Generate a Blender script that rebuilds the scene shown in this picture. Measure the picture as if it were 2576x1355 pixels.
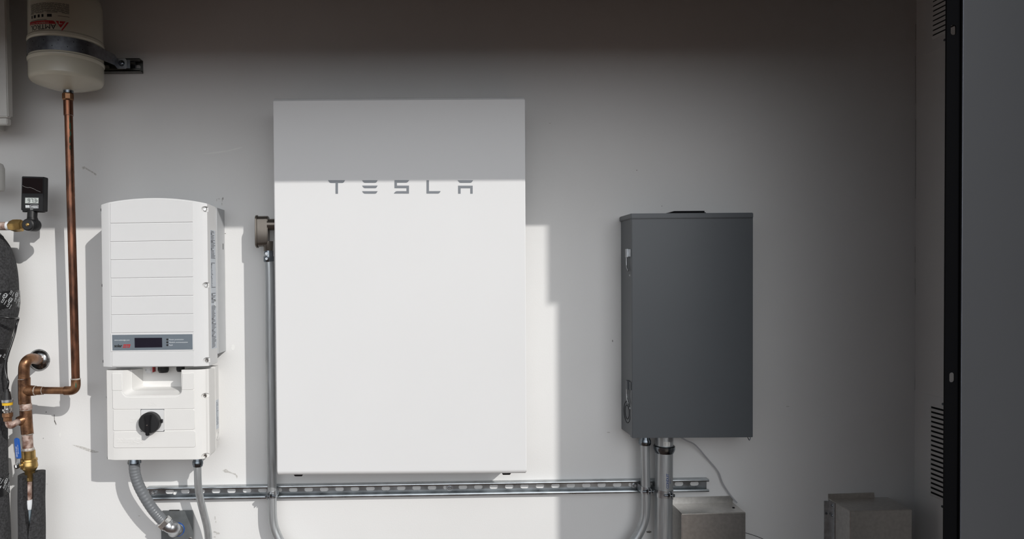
import bpy, bmesh, math, random
from mathutils import Vector, Matrix, Euler
random.seed(7)
for o in list(bpy.data.objects): bpy.data.objects.remove(o, do_unlink=True)
S = bpy.context.scene
COL = S.collection
W, H = 2576, 1355

# ------------------------------------------------------------------ camera
EYE = 1.5                     # eye height, metres
DIST = 2.3                    # from the back wall
F = 1764.0                    # focal length in pixels
PITCH, ROLL = 0.016, -0.007
cam_d = bpy.data.cameras.new('camera')
cam = bpy.data.objects.new('camera', cam_d)
COL.objects.link(cam)
cam_d.sensor_fit = 'HORIZONTAL'; cam_d.sensor_width = 36.0
cam_d.lens = 36.0 * F / W
PPX, PPY = 1057.0, 723.0
cam_d.shift_x = (W / 2 - PPX) / W
cam_d.shift_y = (PPY - H / 2) / W
R = Euler((math.pi / 2 - PITCH, 0, 0)).to_matrix() @ Matrix.Rotation(ROLL, 3, 'Z')
cam.matrix_world = Matrix.Translation((0, -DIST, EYE)) @ R.to_4x4()
cam_d.clip_start = 0.05; cam_d.clip_end = 200
S.camera = cam

def P(px, py, p):
    """point seen at photo position (px, py) lying p metres in front of the back wall"""
    d = R @ Vector(((px - PPX) / F, -(py - PPY) / F, -1.0))
    t = (DIST - p) / d.y
    return Vector((d.x * t, -p, EYE + d.z * t))

# ------------------------------------------------------------------ world, sun, exposure
S.view_settings.view_transform = 'Standard'
S.view_settings.look = 'None'
S.view_settings.gamma = 1
S.view_settings.exposure = 0.0
S.view_settings.use_curve_mapping = False
wd = bpy.data.worlds.new('world'); S.world = wd; wd.use_nodes = True
nt = wd.node_tree; nt.nodes.clear()
out = nt.nodes.new('ShaderNodeOutputWorld'); bg = nt.nodes.new('ShaderNodeBackground')
tc = nt.nodes.new('ShaderNodeTexCoord')
dp_ = nt.nodes.new('ShaderNodeVectorMath'); dp_.operation = 'DOT_PRODUCT'
dp_.inputs[1].default_value = Vector((0.14, -1.0, 0.10)).normalized()      # the bright part of the sky
rp = nt.nodes.new('ShaderNodeValToRGB')
nt.links.new(tc.outputs['Generated'], dp_.inputs[0]); nt.links.new(dp_.outputs['Value'], rp.inputs[0])
nt.links.new(rp.outputs[0], bg.inputs[0]); nt.links.new(bg.outputs[0], out.inputs[0])
cr = rp.color_ramp
cr.elements[0].position = 0.0; cr.elements[0].color = (0.045, 0.05, 0.058, 1)
cr.elements[1].position = 1.0; cr.elements[1].color = (1.25, 1.28, 1.33, 1)
for p_, c_ in ((0.45, (0.06, 0.067, 0.075)), (0.7, (0.20, 0.215, 0.235)), (0.86, (0.55, 0.575, 0.61)), (0.94, (0.95, 0.98, 1.0))):
    e = cr.elements.new(p_); e.color = (*c_, 1)
bg.inputs[1].default_value = 2.0
sun_d = bpy.data.lights.new('sun', 'SUN'); sun = bpy.data.objects.new('sun', sun_d); COL.objects.link(sun)
SUNV = Vector((-0.767, 1.0, -0.665))
sun.rotation_euler = SUNV.to_track_quat('-Z', 'Y').to_euler()
sun.location = (6, -8, 7)
sun_d.energy = 2.4; sun_d.angle = math.radians(0.6); sun_d.color = (1.0, 0.975, 0.94)

# ------------------------------------------------------------------ materials
def mat(name, col, rough=0.5, metal=0.0, var=0.06, scale=30.0, bump=0.0, bscale=200.0, col2=None, spec=0.5, coat=0.0, stretch=None, rvar=0.0):
    m = bpy.data.materials.new(name); m.use_nodes = True
    n = m.node_tree.nodes; l = m.node_tree.links
    b = n['Principled BSDF']
    b.inputs['Roughness'].default_value = rough; b.inputs['Metallic'].default_value = metal
    b.inputs['Specular IOR Level'].default_value = spec
    b.inputs['Coat Weight'].default_value = coat
    tcn = n.new('ShaderNodeTexCoord'); mp = n.new('ShaderNodeMapping')
    l.new(tcn.outputs['Object'], mp.inputs[0])
    if stretch: mp.inputs['Scale'].default_value = stretch
    nz = n.new('ShaderNodeTexNoise'); nz.inputs['Scale'].default_value = scale; nz.inputs['Detail'].default_value = 5
    l.new(mp.outputs[0], nz.inputs[0])
    r = n.new('ShaderNodeValToRGB')
    c2 = col2 if col2 else tuple(c * (1 - var) for c in col)
    r.color_ramp.elements[0].position = 0.35; r.color_ramp.elements[0].color = (*c2, 1)
    r.color_ramp.elements[1].position = 0.65; r.color_ramp.elements[1].color = (*col, 1)
    l.new(nz.outputs[0], r.inputs[0]); l.new(r.outputs[0], b.inputs['Base Color'])
    if rvar:
        mr = n.new('ShaderNodeMapRange'); mr.inputs[3].default_value = max(0.02, rough - rvar); mr.inputs[4].default_value = rough + rvar
        l.new(nz.outputs[0], mr.inputs[0]); l.new(mr.outputs[0], b.inputs['Roughness'])
    if bump:
        n2 = n.new('ShaderNodeTexNoise'); n2.inputs['Scale'].default_value = bscale; n2.inputs['Detail'].default_value = 3
        l.new(tcn.outputs['Object'], n2.inputs[0])
        bp = n.new('ShaderNodeBump'); bp.inputs['Strength'].default_value = bump; bp.inputs['Distance'].default_value = 0.002
        l.new(n2.outputs[0], bp.inputs['Height']); l.new(bp.outputs[0], b.inputs['Normal'])
    return m

MT = dict(
    wall=mat('painted_wall', (0.76, 0.755, 0.745), 0.75, var=0.03, scale=3.0, bump=0.09, bscale=200),
    brownwood=mat('brown_boards', (0.075, 0.05, 0.036), 0.7, var=0.3, scale=6, stretch=(1, 12, 12)),
    ground=mat('concrete_ground', (0.10, 0.058, 0.042), 0.9, var=0.15, scale=3, bump=0.3),
    slab=mat('tan_reflector_slab', (0.50, 0.37, 0.26), 0.9, var=0.1, scale=6),
    jamb=mat('grey_panel_paint', (0.108, 0.11, 0.116), 0.6, var=0.04, scale=4),
    black_steel=mat('black_steel', (0.005, 0.005, 0.006), 0.7, var=0.1, spec=0.1),
    edge=mat('edge_highlight_steel', (0.45, 0.47, 0.52), 0.4, 0.6),
    batt=mat('white_satin_paint', (0.80, 0.80, 0.80), 0.38, var=0.01, scale=5, spec=0.4),
    battback=mat('dark_housing', (0.10, 0.10, 0.11), 0.6),
    letter=mat('grey_lettering', (0.205, 0.22, 0.24), 0.45, 0.1),
    rubber=mat('black_rubber', (0.012, 0.012, 0.013), 0.5),
    inv=mat('white_cast_cover', (0.69, 0.69, 0.69), 0.42, var=0.01, spec=0.4, bump=0.04, bscale=900),
    invwarm=mat('warm_white_cover', (0.76, 0.75, 0.73), 0.42, var=0.01, spec=0.4, bump=0.04, bscale=900),
    alu=mat('grey_white_chassis', (0.50, 0.51, 0.52), 0.45, 0.15, var=0.04),
    invpanel=mat('slate_blue_label', (0.15, 0.18, 0.21), 0.5, var=0.05),
    lcd=mat('dark_lcd_glass', (0.012, 0.01, 0.02), 0.15, var=0.2),
    white_ink=mat('white_ink', (0.75, 0.78, 0.8), 0.6),
    black_ink=mat('black_ink', (0.012, 0.012, 0.014), 0.6),
    grey_ink=mat('grey_ink', (0.16, 0.17, 0.19), 0.6),
    red_ink=mat('red_ink', (0.45, 0.02, 0.025), 0.6),
    blue_ink=mat('blue_ink', (0.03, 0.07, 0.25), 0.6),
    label=mat('silver_label', (0.58, 0.62, 0.67), 0.45, var=0.03),
    chrome=mat('screw_chrome', (0.75, 0.74, 0.72), 0.18, 1.0),
    galv=mat('galvanised_steel', (0.60, 0.62, 0.64), 0.34, 1.0, var=0.25, scale=60, rvar=0.08),
    emt=mat('galvanised_conduit', (0.52, 0.54, 0.55), 0.36, 0.65, var=0.18, scale=20, stretch=(14, 14, 0.6), rvar=0.08),
    strut=mat('strut_steel', (0.50, 0.53, 0.55), 0.3, 1.0, var=0.3, scale=25, rvar=0.1),
    sheet=mat('galvanised_sheet', (0.70, 0.68, 0.65), 0.33, 1.0, var=0.12, scale=90, rvar=0.05, bump=0.05, bscale=500),
    platem=mat('dull_zinc_plate', (0.20, 0.215, 0.22), 0.42, 0.5, var=0.15, scale=40, rvar=0.08),
    zinc=mat('dark_zinc', (0.25, 0.28, 0.31), 0.22, 1.0, var=0.3, scale=60),
    bronze=mat('bronze_paint', (0.20, 0.175, 0.15), 0.30, 0.75, var=0.1),
    boxgrey=mat('grey_enamel', (0.105, 0.115, 0.125), 0.36, var=0.03, scale=6, spec=0.5),
    flex=mat('grey_flex_jacket', (0.17, 0.18, 0.19), 0.35, var=0.06),
    copper=mat('copper', (0.28, 0.12, 0.07), 0.27, 0.85, var=0.3, scale=14, col2=(0.08, 0.04, 0.028), stretch=(3, 3, 1), rvar=0.08),
    copperb=mat('browned_copper', (0.34, 0.175, 0.09), 0.34, 0.8, scale=34, col2=(0.10, 0.05, 0.03), rvar=0.12, bump=0.15, bscale=300),
    coppera=mat('fluxed_copper', (0.60, 0.47, 0.41), 0.5, 0.3, scale=55, col2=(0.15, 0.065, 0.04), rvar=0.1, bump=0.3, bscale=300),
    solder=mat('solder', (0.60, 0.58, 0.54), 0.55, 0.3, col2=(0.28, 0.22, 0.18), scale=110, bump=0.4, bscale=400),
    brass=mat('brass', (0.62, 0.42, 0.16), 0.28, 0.9, scale=30, col2=(0.35, 0.22, 0.08)),
    verdigris=mat('verdigris', (0.05, 0.12, 0.075), 0.8, scale=80),
    tank=mat('cream_enamel', (0.60, 0.565, 0.46), 0.22, var=0.02, spec=0.5),
    bottle=mat('white_plastic', (0.66, 0.65, 0.62), 0.5),
    foam=mat('black_pipe_foam', (0.045, 0.045, 0.048), 0.85, var=0.6, scale=160, bump=1.0, bscale=350, col2=(0.015, 0.015, 0.016)),
    tape=mat('black_tape', (0.012, 0.012, 0.013), 0.3),
    cable=mat('black_cable', (0.01, 0.01, 0.011), 0.3),
    bplastic=mat('black_plastic', (0.012, 0.012, 0.013), 0.4, spec=0.3),
    solar=mat('solar_cell', (0.010, 0.002, 0.002), 0.35, var=0.3, scale=60, spec=0.12),
    lcdlight=mat('lcd_light', (0.50, 0.54, 0.52), 0.4),
    yellow=mat('yellow_band', (0.75, 0.45, 0.02), 0.45),
    bluehandle=mat('blue_vinyl', (0.01, 0.09, 0.38), 0.4),
    ptape=mat('white_wrap', (0.72, 0.74, 0.76), 0.7),
    clearhose=mat('milky_hose', (0.22, 0.28, 0.32), 0.4),
    wcable=mat('grey_white_cable', (0.42, 0.42, 0.44), 0.5),
    vent=mat('vent_paint', (0.74, 0.74, 0.735), 0.6, var=0.02),
    dark=mat('hole_shade', (0.012, 0.012, 0.012), 0.9),  # near-black that stands for the shade inside openings and holes
    scuff=mat('scuff_grey', (0.66, 0.65, 0.63), 0.8, scale=260, col2=(0.42, 0.405, 0.38)),
    scuffd=mat('scuff_dark', (0.07, 0.065, 0.06), 0.8, scale=150, col2=(0.3, 0.29, 0.27)),
    chip=mat('plaster_chip', (0.82, 0.82, 0.80), 0.85),
    redp=mat('red_plastic', (0.35, 0.01, 0.01), 0.4),
)

# ------------------------------------------------------------------ helpers
ORG = {}
class MB:
    def __init__(s): s.bm = bmesh.new()
    def verts(s, pts): return [s.bm.verts.new(p) for p in pts]
    def box(s, x0, x1, p0, p1, z0, z1):
        v = s.verts([(x, -p, z) for z in (z0, z1) for p in (p0, p1) for x in (x0, x1)])
        for f in ((0, 1, 3, 2), (4, 6, 7, 5), (0, 4, 5, 1), (2, 3, 7, 6), (0, 2, 6, 4), (1, 5, 7, 3)):
            s.bm.faces.new([v[i] for i in f])
        return s
    def obox(s, c, ax, hs):
        """oriented box: centre, 3 axes, half sizes"""
        v = s.verts([c + ax[0] * (a * hs[0]) + ax[1] * (b * hs[1]) + ax[2] * (d * hs[2]) for d in (-1, 1) for b in (-1, 1) for a in (-1, 1)])
        for f in ((0, 1, 3, 2), (4, 6, 7, 5), (0, 4, 5, 1), (2, 3, 7, 6), (0, 2, 6, 4), (1, 5, 7, 3)):
            s.bm.faces.new([v[i] for i in f])
        return s
    def prism(s, a, b):
        """two matching outlines of 3D points"""
        va = s.verts(a); vb = s.verts(b); n = len(a)
        s.bm.faces.new(va); s.bm.faces.new(list(reversed(vb)))
        for i in range(n): s.bm.faces.new([va[i], vb[i], vb[(i + 1) % n], va[(i + 1) % n]])
        return s
    def plate(s, poly, p0, p1):
        return s.prism([(x, -p1, z) for x, z in poly], [(x, -p0, z) for x, z in poly])
    def ppx(s, pix, p0, p1):
        """outline given where the photo shows it at depth p1, thickened back to p0"""
        w = [P(x, y, p1) for x, y in pix]
        return s.plate([(q.x, q.z) for q in w], p0, p1)
    def prof(s, prof, zb, zt):
        va = s.verts([(x, -p, zb(x, p)) for x, p in prof]); vb = s.verts([(x, -p, zt(x, p)) for x, p in prof]); n = len(prof)
        for i in range(n): s.bm.faces.new([va[i], vb[i], vb[(i + 1) % n], va[(i + 1) % n]])
        s.bm.faces.new(va); s.bm.faces.new(list(reversed(vb)))
        return s
    def shell(s, fr, pb, zb, zt):
        """cover: front profile from left to right, closed by a flat back at depth pb"""
        A = [s.verts([(x, -p, zb(x, p)), (x, -p, zt(x, p)), (x, -pb, zt(x, pb)), (x, -pb, zb(x, pb))]) for x, p in fr]
        for a, b in zip(A, A[1:]):
            for k in range(4): s.bm.faces.new([a[k], b[k], b[(k + 1) % 4], a[(k + 1) % 4]])
        s.bm.faces.new(A[0]); s.bm.faces.new(A[-1]); return s
    def tube(s, pts, r, seg=24, cap=True):
        n = len(pts); pts = [Vector(q) for q in pts]
        rs = r if isinstance(r, (list, tuple)) else [r] * n
        rings = []; t0 = None; u = None
        for i in range(n):
            t = (pts[min(i + 1, n - 1)] - pts[max(i - 1, 0)]).normalized()
            if u is None:
                u = t.orthogonal().normalized()
            else:
                u = (u - t * u.dot(t)).normalized()
            w = t.cross(u)
            rings.append(s.verts([pts[i] + (u * math.cos(2 * math.pi * k / seg) + w * math.sin(2 * math.pi * k / seg)) * rs[i] for k in range(seg)]))
        for i in range(n - 1):
            for k in range(seg):
                s.bm.faces.new([rings[i][k], rings[i][(k + 1) % seg], rings[i + 1][(k + 1) % seg], rings[i + 1][k]])
        if cap:
            s.bm.faces.new(list(reversed(rings[0]))); s.bm.faces.new(rings[-1])
        return s
    def lathe(s, o, ax, prof, seg=32):
        """prof: list of (distance along axis, radius)"""
        o = Vector(o); ax = Vector(ax).normalized()
        u = ax.orthogonal().normalized(); w = ax.cross(u)
        if abs(ax.z) > 0.99: u = Vector((1, 0, 0)); w = ax.cross(u)
        rings = []
        for t, r in prof:
            if r < 1e-6: rings.append([s.bm.verts.new(o + ax * t)])
            else: rings.append(s.verts([o + ax * t + (u * math.cos(2 * math.pi * k / seg) + w * math.sin(2 * math.pi * k / seg)) * r for k in range(seg)]))
        for i in range(len(rings) - 1):
            A, B = rings[i], rings[i + 1]
            for k in range(seg):
                k2 = (k + 1) % seg
                if len(A) == 1 and len(B) == 1: continue
                if len(A) == 1: s.bm.faces.new([A[0], B[k2], B[k]])
                elif len(B) == 1: s.bm.faces.new([A[k], A[k2], B[0]])
                else: s.bm.faces.new([A[k], A[k2], B[k2], B[k]])
        if len(rings[0]) > 1: s.bm.faces.new(list(reversed(rings[0])))
        if len(rings[-1]) > 1: s.bm.faces.new(rings[-1])
        return s
    def bevel(s, w, seg=2, ang=30):
        bmesh.ops.remove_doubles(s.bm, verts=s.bm.verts, dist=1e-6)
        bmesh.ops.recalc_face_normals(s.bm, faces=s.bm.faces)
        es = [e for e in s.bm.edges if len(e.link_faces) == 2 and e.calc_face_angle(0) > math.radians(ang)]
        bmesh.ops.bevel(s.bm, geom=es, offset=w, segments=seg, affect='EDGES', clamp_overlap=True)
        return s
    def mesh(s, name):
        bmesh.ops.recalc_face_normals(s.bm, faces=s.bm.faces)
        me = bpy.data.meshes.new(name); s.bm.to_mesh(me); s.bm.free(); return me

def cut(a, b):
    """a minus b"""
    bmesh.ops.recalc_face_normals(a.bm, faces=a.bm.faces); bmesh.ops.recalc_face_normals(b.bm, faces=b.bm.faces)
    oa = bpy.data.objects.new('ta', a.mesh('ta')); ob = bpy.data.objects.new('tb', b.mesh('tb'))
    COL.objects.link(oa); COL.objects.link(ob)
    md = oa.modifiers.new('b', 'BOOLEAN'); md.object = ob; md.operation = 'DIFFERENCE'; md.solver = 'EXACT'
    dg = bpy.context.evaluated_depsgraph_get(); dg.update()
    me = bpy.data.meshes.new_from_object(oa.evaluated_get(dg))
    bpy.data.objects.remove(oa); bpy.data.objects.remove(ob)
    r = MB(); r.bm.from_mesh(me); bpy.data.meshes.remove(me); return r

def tag(o, label=None, cat=None, group=None, kind=None):
    if label: o['label'] = label
    if cat: o['category'] = cat
    if group: o['group'] = group
    if kind: o['kind'] = kind
    return o
def empty(name, loc, label, cat, group=None):
    o = bpy.data.objects.new(name, None); COL.objects.link(o); o.location = loc; o.empty_display_size = 0.05
    ORG[o.name] = Vector(loc); return tag(o, label, cat, group)
def obj(name, mb, m, parent=None, smooth=35, label=None):
    me = mb.mesh(name)
    lo = Vector([min(v.co[i] for v in me.vertices) for i in range(3)]); hi = Vector([max(v.co[i] for v in me.vertices) for i in range(3)])
    c = (lo + hi) / 2
    me.transform(Matrix.Translation(-c))
    if smooth:
        for f in me.polygons: f.use_smooth = True
        me.set_sharp_from_angle(angle=math.radians(smooth))
    me.materials.append(m if not isinstance(m, str) else MT[m])
    o = bpy.data.objects.new(name, me); COL.objects.link(o)
    if parent:
        o.parent = parent; o.location = c - ORG[parent.name]
    else: o.location = c
    ORG[o.name] = c
    if label: o['label'] = label
    return o
def smoothpath(pts, n=8):
    pts = [Vector(q) for q in pts]; out = []
    for i in range(len(pts) - 1):
        p0 = pts[max(i - 1, 0)]; p1 = pts[i]; p2 = pts[i + 1]; p3 = pts[min(i + 2, len(pts) - 1)]
        for k in range(n):
            t = k / n
            out.append(0.5 * ((2 * p1) + (p2 - p0) * t + (2 * p0 - 5 * p1 + 4 * p2 - p3) * t * t + (3 * p1 - p0 - 3 * p2 + p3) * t ** 3))
    out.append(pts[-1]); return out
def textpolys(s, size, shear=0.0, spacing=1.0, align='LEFT', bold=0.0):
    cu = bpy.data.curves.new('t', 'FONT'); cu.body = s; cu.size = size; cu.shear = shear; cu.space_character = spacing
    cu.align_x = align; cu.offset = bold; cu.resolution_u = 3
    o = bpy.data.objects.new('t', cu); COL.objects.link(o)
    dg = bpy.context.evaluated_depsgraph_get(); dg.update()
    me = bpy.data.meshes.new_from_object(o.evaluated_get(dg))
    v = [tuple(q.co) for q in me.vertices]; f = [tuple(p.vertices) for p in me.polygons]
    bpy.data.objects.remove(o); bpy.data.curves.remove(cu); bpy.data.meshes.remove(me)
    return v, f
def addtext(mb, s, size, fn, th=0.0, fn2=None, **kw):
    """fn maps (u, v) to 3D; with fn2 the text gets a raised thickness between the two"""
    v, f = textpolys(s, size, **kw)
    a = mb.verts([fn(q[0], q[1]) for q in v])
    fs = []
    for q in f:
        try: fs.append(mb.bm.faces.new([a[i] for i in q]))
        except ValueError: pass
    if fn2:
        b = mb.verts([fn2(q[0], q[1]) for q in v])
        edges = {}
        for q in f:
            for i in range(len(q)):
                e = (q[i], q[(i + 1) % len(q)]); edges[e] = 1
        for (i, j) in edges:
            if (j, i) not in edges: mb.bm.faces.new([a[i], a[j], b[j], b[i]])
    return mb
def flat(px, py, p, ang=0.0):
    """text frame on a surface facing the camera; origin at a photo position"""
    o = P(px, py, p); ca, sa = math.cos(ang), math.sin(ang)
    return lambda u, v: (o.x + u * ca - v * sa, -p, o.z + u * sa + v * ca)
def disc(px, py, p, n=24): pass
def stadium(cx, cz, w, h, n=8):
    r = h / 2; q = []
    for k in range(n + 1):
        a = -math.pi / 2 + math.pi * k / n; q.append((cx + w / 2 - r + r * math.cos(a), cz + r * math.sin(a)))
    for k in range(n + 1):
        a = math.pi / 2 + math.pi * k / n; q.append((cx - w / 2 + r + r * math.cos(a), cz + r * math.sin(a)))
    return q
def rrect(x0, x1, z0, z1, r, n=5):
    q = []
    for cx, cz, a0 in ((x1 - r, z0 + r, -90), (x1 - r, z1 - r, 0), (x0 + r, z1 - r, 90), (x0 + r, z0 + r, 180)):
        for k in range(n + 1):
            a = math.radians(a0 + 90 * k / n); q.append((cx + r * math.cos(a), cz + r * math.sin(a)))
    return q
def blob(cx, cz, rx, rz, n=18, j=0.35, ang=0.0):
    q = []
    for k in range(n):
        a = 2 * math.pi * k / n; s = 1 - j * random.random()
        x = rx * s * math.cos(a); z = rz * s * math.sin(a)
        q.append((cx + x * math.cos(ang) - z * math.sin(ang), cz + x * math.sin(ang) + z * math.cos(ang)))
    return q
TOW = Vector((0, -1, 0))      # towards the camera side
def bolthead(mb, c, ax, r, h, washer=0.0):
    if washer: mb.lathe(c, ax, [(0, washer), (h * 0.3, washer)], 24)
    mb.lathe(c, ax, [(0, r), (h * 0.8, r), (h, r * 0.85), (h, 0)], 6)
    return mb

# ------------------------------------------------------------------ setting
XR = 1.6245; XL = -1.85; CEIL = EYE + 1.12; PF = 0.80
def struct(name, mb, m, label=None, smooth=0):
    o = obj(name, mb, m, None, smooth); o['kind'] = 'structure'
    if label: o['label'] = label
    return o
wall = struct('wall_back', MB().box(XL - 0.1, XR + 0.1, -0.1, 0, -0.0, CEIL), 'wall', 'white painted plaster wall behind the equipment')
struct('wall_right', MB().box(XR, XR + 0.1, 0, PF, 0, CEIL), 'wall', 'narrow white side wall with two vent grilles')
struct('wall_left', MB().box(XL - 0.1, XL, 0, PF, 0, CEIL), 'wall')
struct('ceiling', MB().box(XL - 0.1, XR + 0.1, -0.1, PF, CEIL, CEIL + 0.08), 'brownwood')
struct('floor', MB().box(-40, 40, -0.1, 90, -0.1, 0), 'ground')
struct('floor', MB().box(0.55, 1.55, 1.45, 2.25, 0.0, 0.03), 'slab', 'added unseen tan slab mirrored in the steel box')  # added out of view to give the steel box a brown reflection
struct('trim_3', MB().box(XL - 0.1, XR + 0.6, PF + 0.04, 1.40, EYE + 1.165, EYE + 1.21), 'brownwood', 'added unseen brown board shading the opening from above')  # unseen canopy, added to cut the sky light on the grey panel
struct('trim_1', MB().box(XL - 0.1, XR + 0.3, PF, PF + 0.04, EYE + 0.722, CEIL + 0.4), 'brownwood', 'brown header board across the top of the opening')
# front return panel at the right with its slotted black channel
xa = P(2377.5, 700, PF + 0.005).x; xb = P(2413.5, 700, PF + 0.005).x; xc = P(2420.5, 700, PF + 0.011).x
struct('wall_front', MB().box(xc, XR + 0.35, PF - 0.004, PF + 0.010, 0, CEIL), 'jamb', 'smooth grey panel filling the right edge of the photo')
sl = MB().box(xa, xb, PF + 0.002, PF + 0.005, 0, EYE + 0.722)
ct = MB()
for py in (-800, 75, 949, 1823):
    q = P(2398.5 if py < 500 else 2395, py, PF + 0.005)
    ct.plate(rrect(q.x - 0.0057, q.x + 0.0057, q.z - 0.0105, q.z + 0.0105, 0.0045), PF - 0.02, PF + 0.03)
sl = cut(sl, ct)
sl.box(xa, xa + 0.007, PF + 0.005, PF + 0.0062, 0, EYE + 0.722)
sl.box(xb - 0.0018, xb, PF + 0.002, PF + 0.010, 0, EYE + 0.722)
tr = struct('trim_2', sl, 'black_steel', 'black slotted steel channel beside the grey panel')
e2 = obj('edge_strip', MB().box(xb, xc, PF - 0.002, PF + 0.012, 0, EYE + 0.722).bevel(0.0015), 'edge', tr, label='steel edge strip, pale to carry its highlight')  # edge highlight put into the pale colour of this strip
# open door leaf out of the frame to the right: it shades the right part of the back wall
dl = MB()
dx = 1.674
dl.box(dx, dx + 0.04, PF + 0.05, 1.60, 0.03, EYE + 0.996)
dl.box(dx, dx + 0.04, PF + 0.05, 1.64, EYE + 0.996, EYE + 2.3)
struct('door_1', dl, 'jamb')
# stains and chips on the wall
def mark(pix, mm, name='scuff_mark'):
    q = [P(x, y, 0.0006) for x, y in pix]
    me = MB(); va = me.verts(q); me.bm.faces.new(va)
    return obj(name, me, mm, wall, 0)
def pblob(cx, cy, rx, ry, mm, ang=0.0, j=0.4, name='scuff_mark'):
    return mark(blob(cx, cy, rx, ry, j=j, ang=ang), mm, name)
mark([(181, 1118), (196, 1120), (215, 1125), (232, 1131), (249, 1136), (243, 1138), (232, 1138), (218, 1133), (200, 1126)], 'scuff')
mark([(206, 420), (212, 418), (216, 421), (226, 427), (238, 434), (243, 438), (241, 442), (236, 437), (224, 430), (214, 424), (208, 426)], 'scuff')
pblob(551, 500, 3.5, 1, 'scuff'); pblob(559, 502, 1.6, 6, 'scuff'); pblob(545, 503, 1.0, 4, 'scuff'); pblob(558, 513, 1.3, 5, 'scuff'); pblob(561, 499, 0.9, 4, 'scuffd')
mark([(135.5, 1042), (137, 1042), (137.6, 1056), (142, 1066), (141, 1069), (136.5, 1060)], 'scuffd', 'wall_crack')
pblob(151, 1093, 2.2, 7, 'chip', name='plaster_chip'); pblob(116, 1036, 1.5, 2, 'scuffd')
mark([(560, 1183), (568, 1179), (575, 1184), (583, 1188), (592, 1190), (598, 1197), (596, 1203), (593, 1195), (585, 1191), (574, 1188), (566, 1188)], 'scuff')
for cx, cy, rx, ry, mm in ((541, 1302, 1.5, 5, 'scuff'), (543, 1312, 1.2, 3, 'scuff'), (548, 1341, 6, 3, 'scuff'), (541, 1338, 5, 3, 'scuff'), (540, 1350, 3.5, 2, 'scuff'),
                           (1541, 857, 1.2, 4, 'scuffd'), (1531, 1087, 5, 1.5, 'scuff'), (1632, 1337, 8, 3.2, 'scuffd'), (1612, 1351, 3, 2, 'scuffd'),
                           (567, 587, 2, 1, 'scuffd'), (1602, 428, 1.2, 1.5, 'scuffd'), (1982, 1022, 5, 1.3, 'scuff'), (1665, 518, 1.2, 1.2, 'scuffd'),
                           (586, 873, 5, 8, 'chip'), (350, 1297, 3, 1.5, 'scuff'), (118, 1217, 2, 1.2, 'scuff'), (109, 1102, 1.2, 1.2, 'scuffd'), (1383, 310, 3, 1, 'scuff')):
    pblob(cx, cy, rx, ry, mm)
# long faint wipe mark above the inverter
mark([(500, 388), (530, 383), (570, 378), (610, 369), (608, 372), (570, 382), (530, 387)], 'chip', 'wipe_mark')
# crack in the corner
cq = []
for k in range(34):
    y = -20 + k * 40; cq.append((2303 + random.uniform(-0.8, 0.8) - (0.001 * y), y))
mb = MB()
for i in range(len(cq) - 1):
    if random.random() < 0.45: continue
    a = P(*cq[i], 0.0008); b = P(*cq[i + 1], 0.0008)
    va = mb.verts([a, b, b + Vector((0.0007, 0, 0)), a + Vector((0.0007, 0, 0))]); mb.bm.faces.new(va)
obj('corner_crack', mb, 'scuffd', wall, 0)

# ------------------------------------------------------------------ vent grilles on the right wall
def vent(z0, z1, label, upper):
    xf = XR - 0.0016; x2 = XR + 0.0005
    pa, pb, la, lb = 0.044, 0.206, 0.075, 0.176
    r = empty('vent_grille', (XR, -(pa + pb) / 2, z0), label, 'vent', None)
    m = MB()
    lz0, lz1 = z0 + 0.035, z1 - 0.035
    for a in ((pa, la, z0, z1), (lb, pb, z0, z1), (la, lb, z0, lz0), (la, lb, lz1, z1)):
        m.box(xf, xf + 0.001, *a)
    for a in ((pa, pa + 0.002, z0, z1), (pb - 0.002, pb, z0, z1), (pa, pb, z0, z0 + 0.002), (pa, pb, z1 - 0.002, z1)):
        m.box(xf + 0.0011, x2, *a)
    n = int(round((lz1 - lz0) / 0.0149)); st = (lz1 - lz0) / n
    for k in range(n):
        zt = lz1 - k * st - st * 0.42; zb = lz1 - (k + 1) * st
        a = [(xf - 0.004, -la, zt), (xf - 0.004, -lb, zt), (xf - 0.0005, -lb, zb), (xf - 0.0005, -la, zb)]
        b = [(xf - 0.003, -la, zt + 0.001), (xf - 0.003, -lb, zt + 0.001), (xf + 0.0005, -lb, zb), (xf + 0.0005, -la, zb)]
        m.prism(a, b)
    obj('louvre_plate', m, 'vent', r, 0)
    obj('duct_opening_shade', MB().box(XR - 0.0006, XR + 0.0004, la, lb, lz0, lz1), 'dark', r, 0, label='dark sheet standing for the shaded duct behind the louvres')  # flat sheet on the wall, recess shade put into its colour
    for zz in (z0 + 0.017, z1 - 0.019):
        s = MB().lathe((xf, -0.126, zz), (-1, 0, 0), [(0, 0.0042), (0.0015, 0.0038), (0.002, 0.0)], 16)
        obj('screw', s, 'zinc', r, 30)
    return r
vent(EYE - 0.745, EYE - 0.389, 'white louvred vent grille low on the right side wall', False)
vent(EYE + 0.700, EYE + 1.056, 'white louvred vent grille high on the right side wall, cut by the photo top', True)

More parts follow.
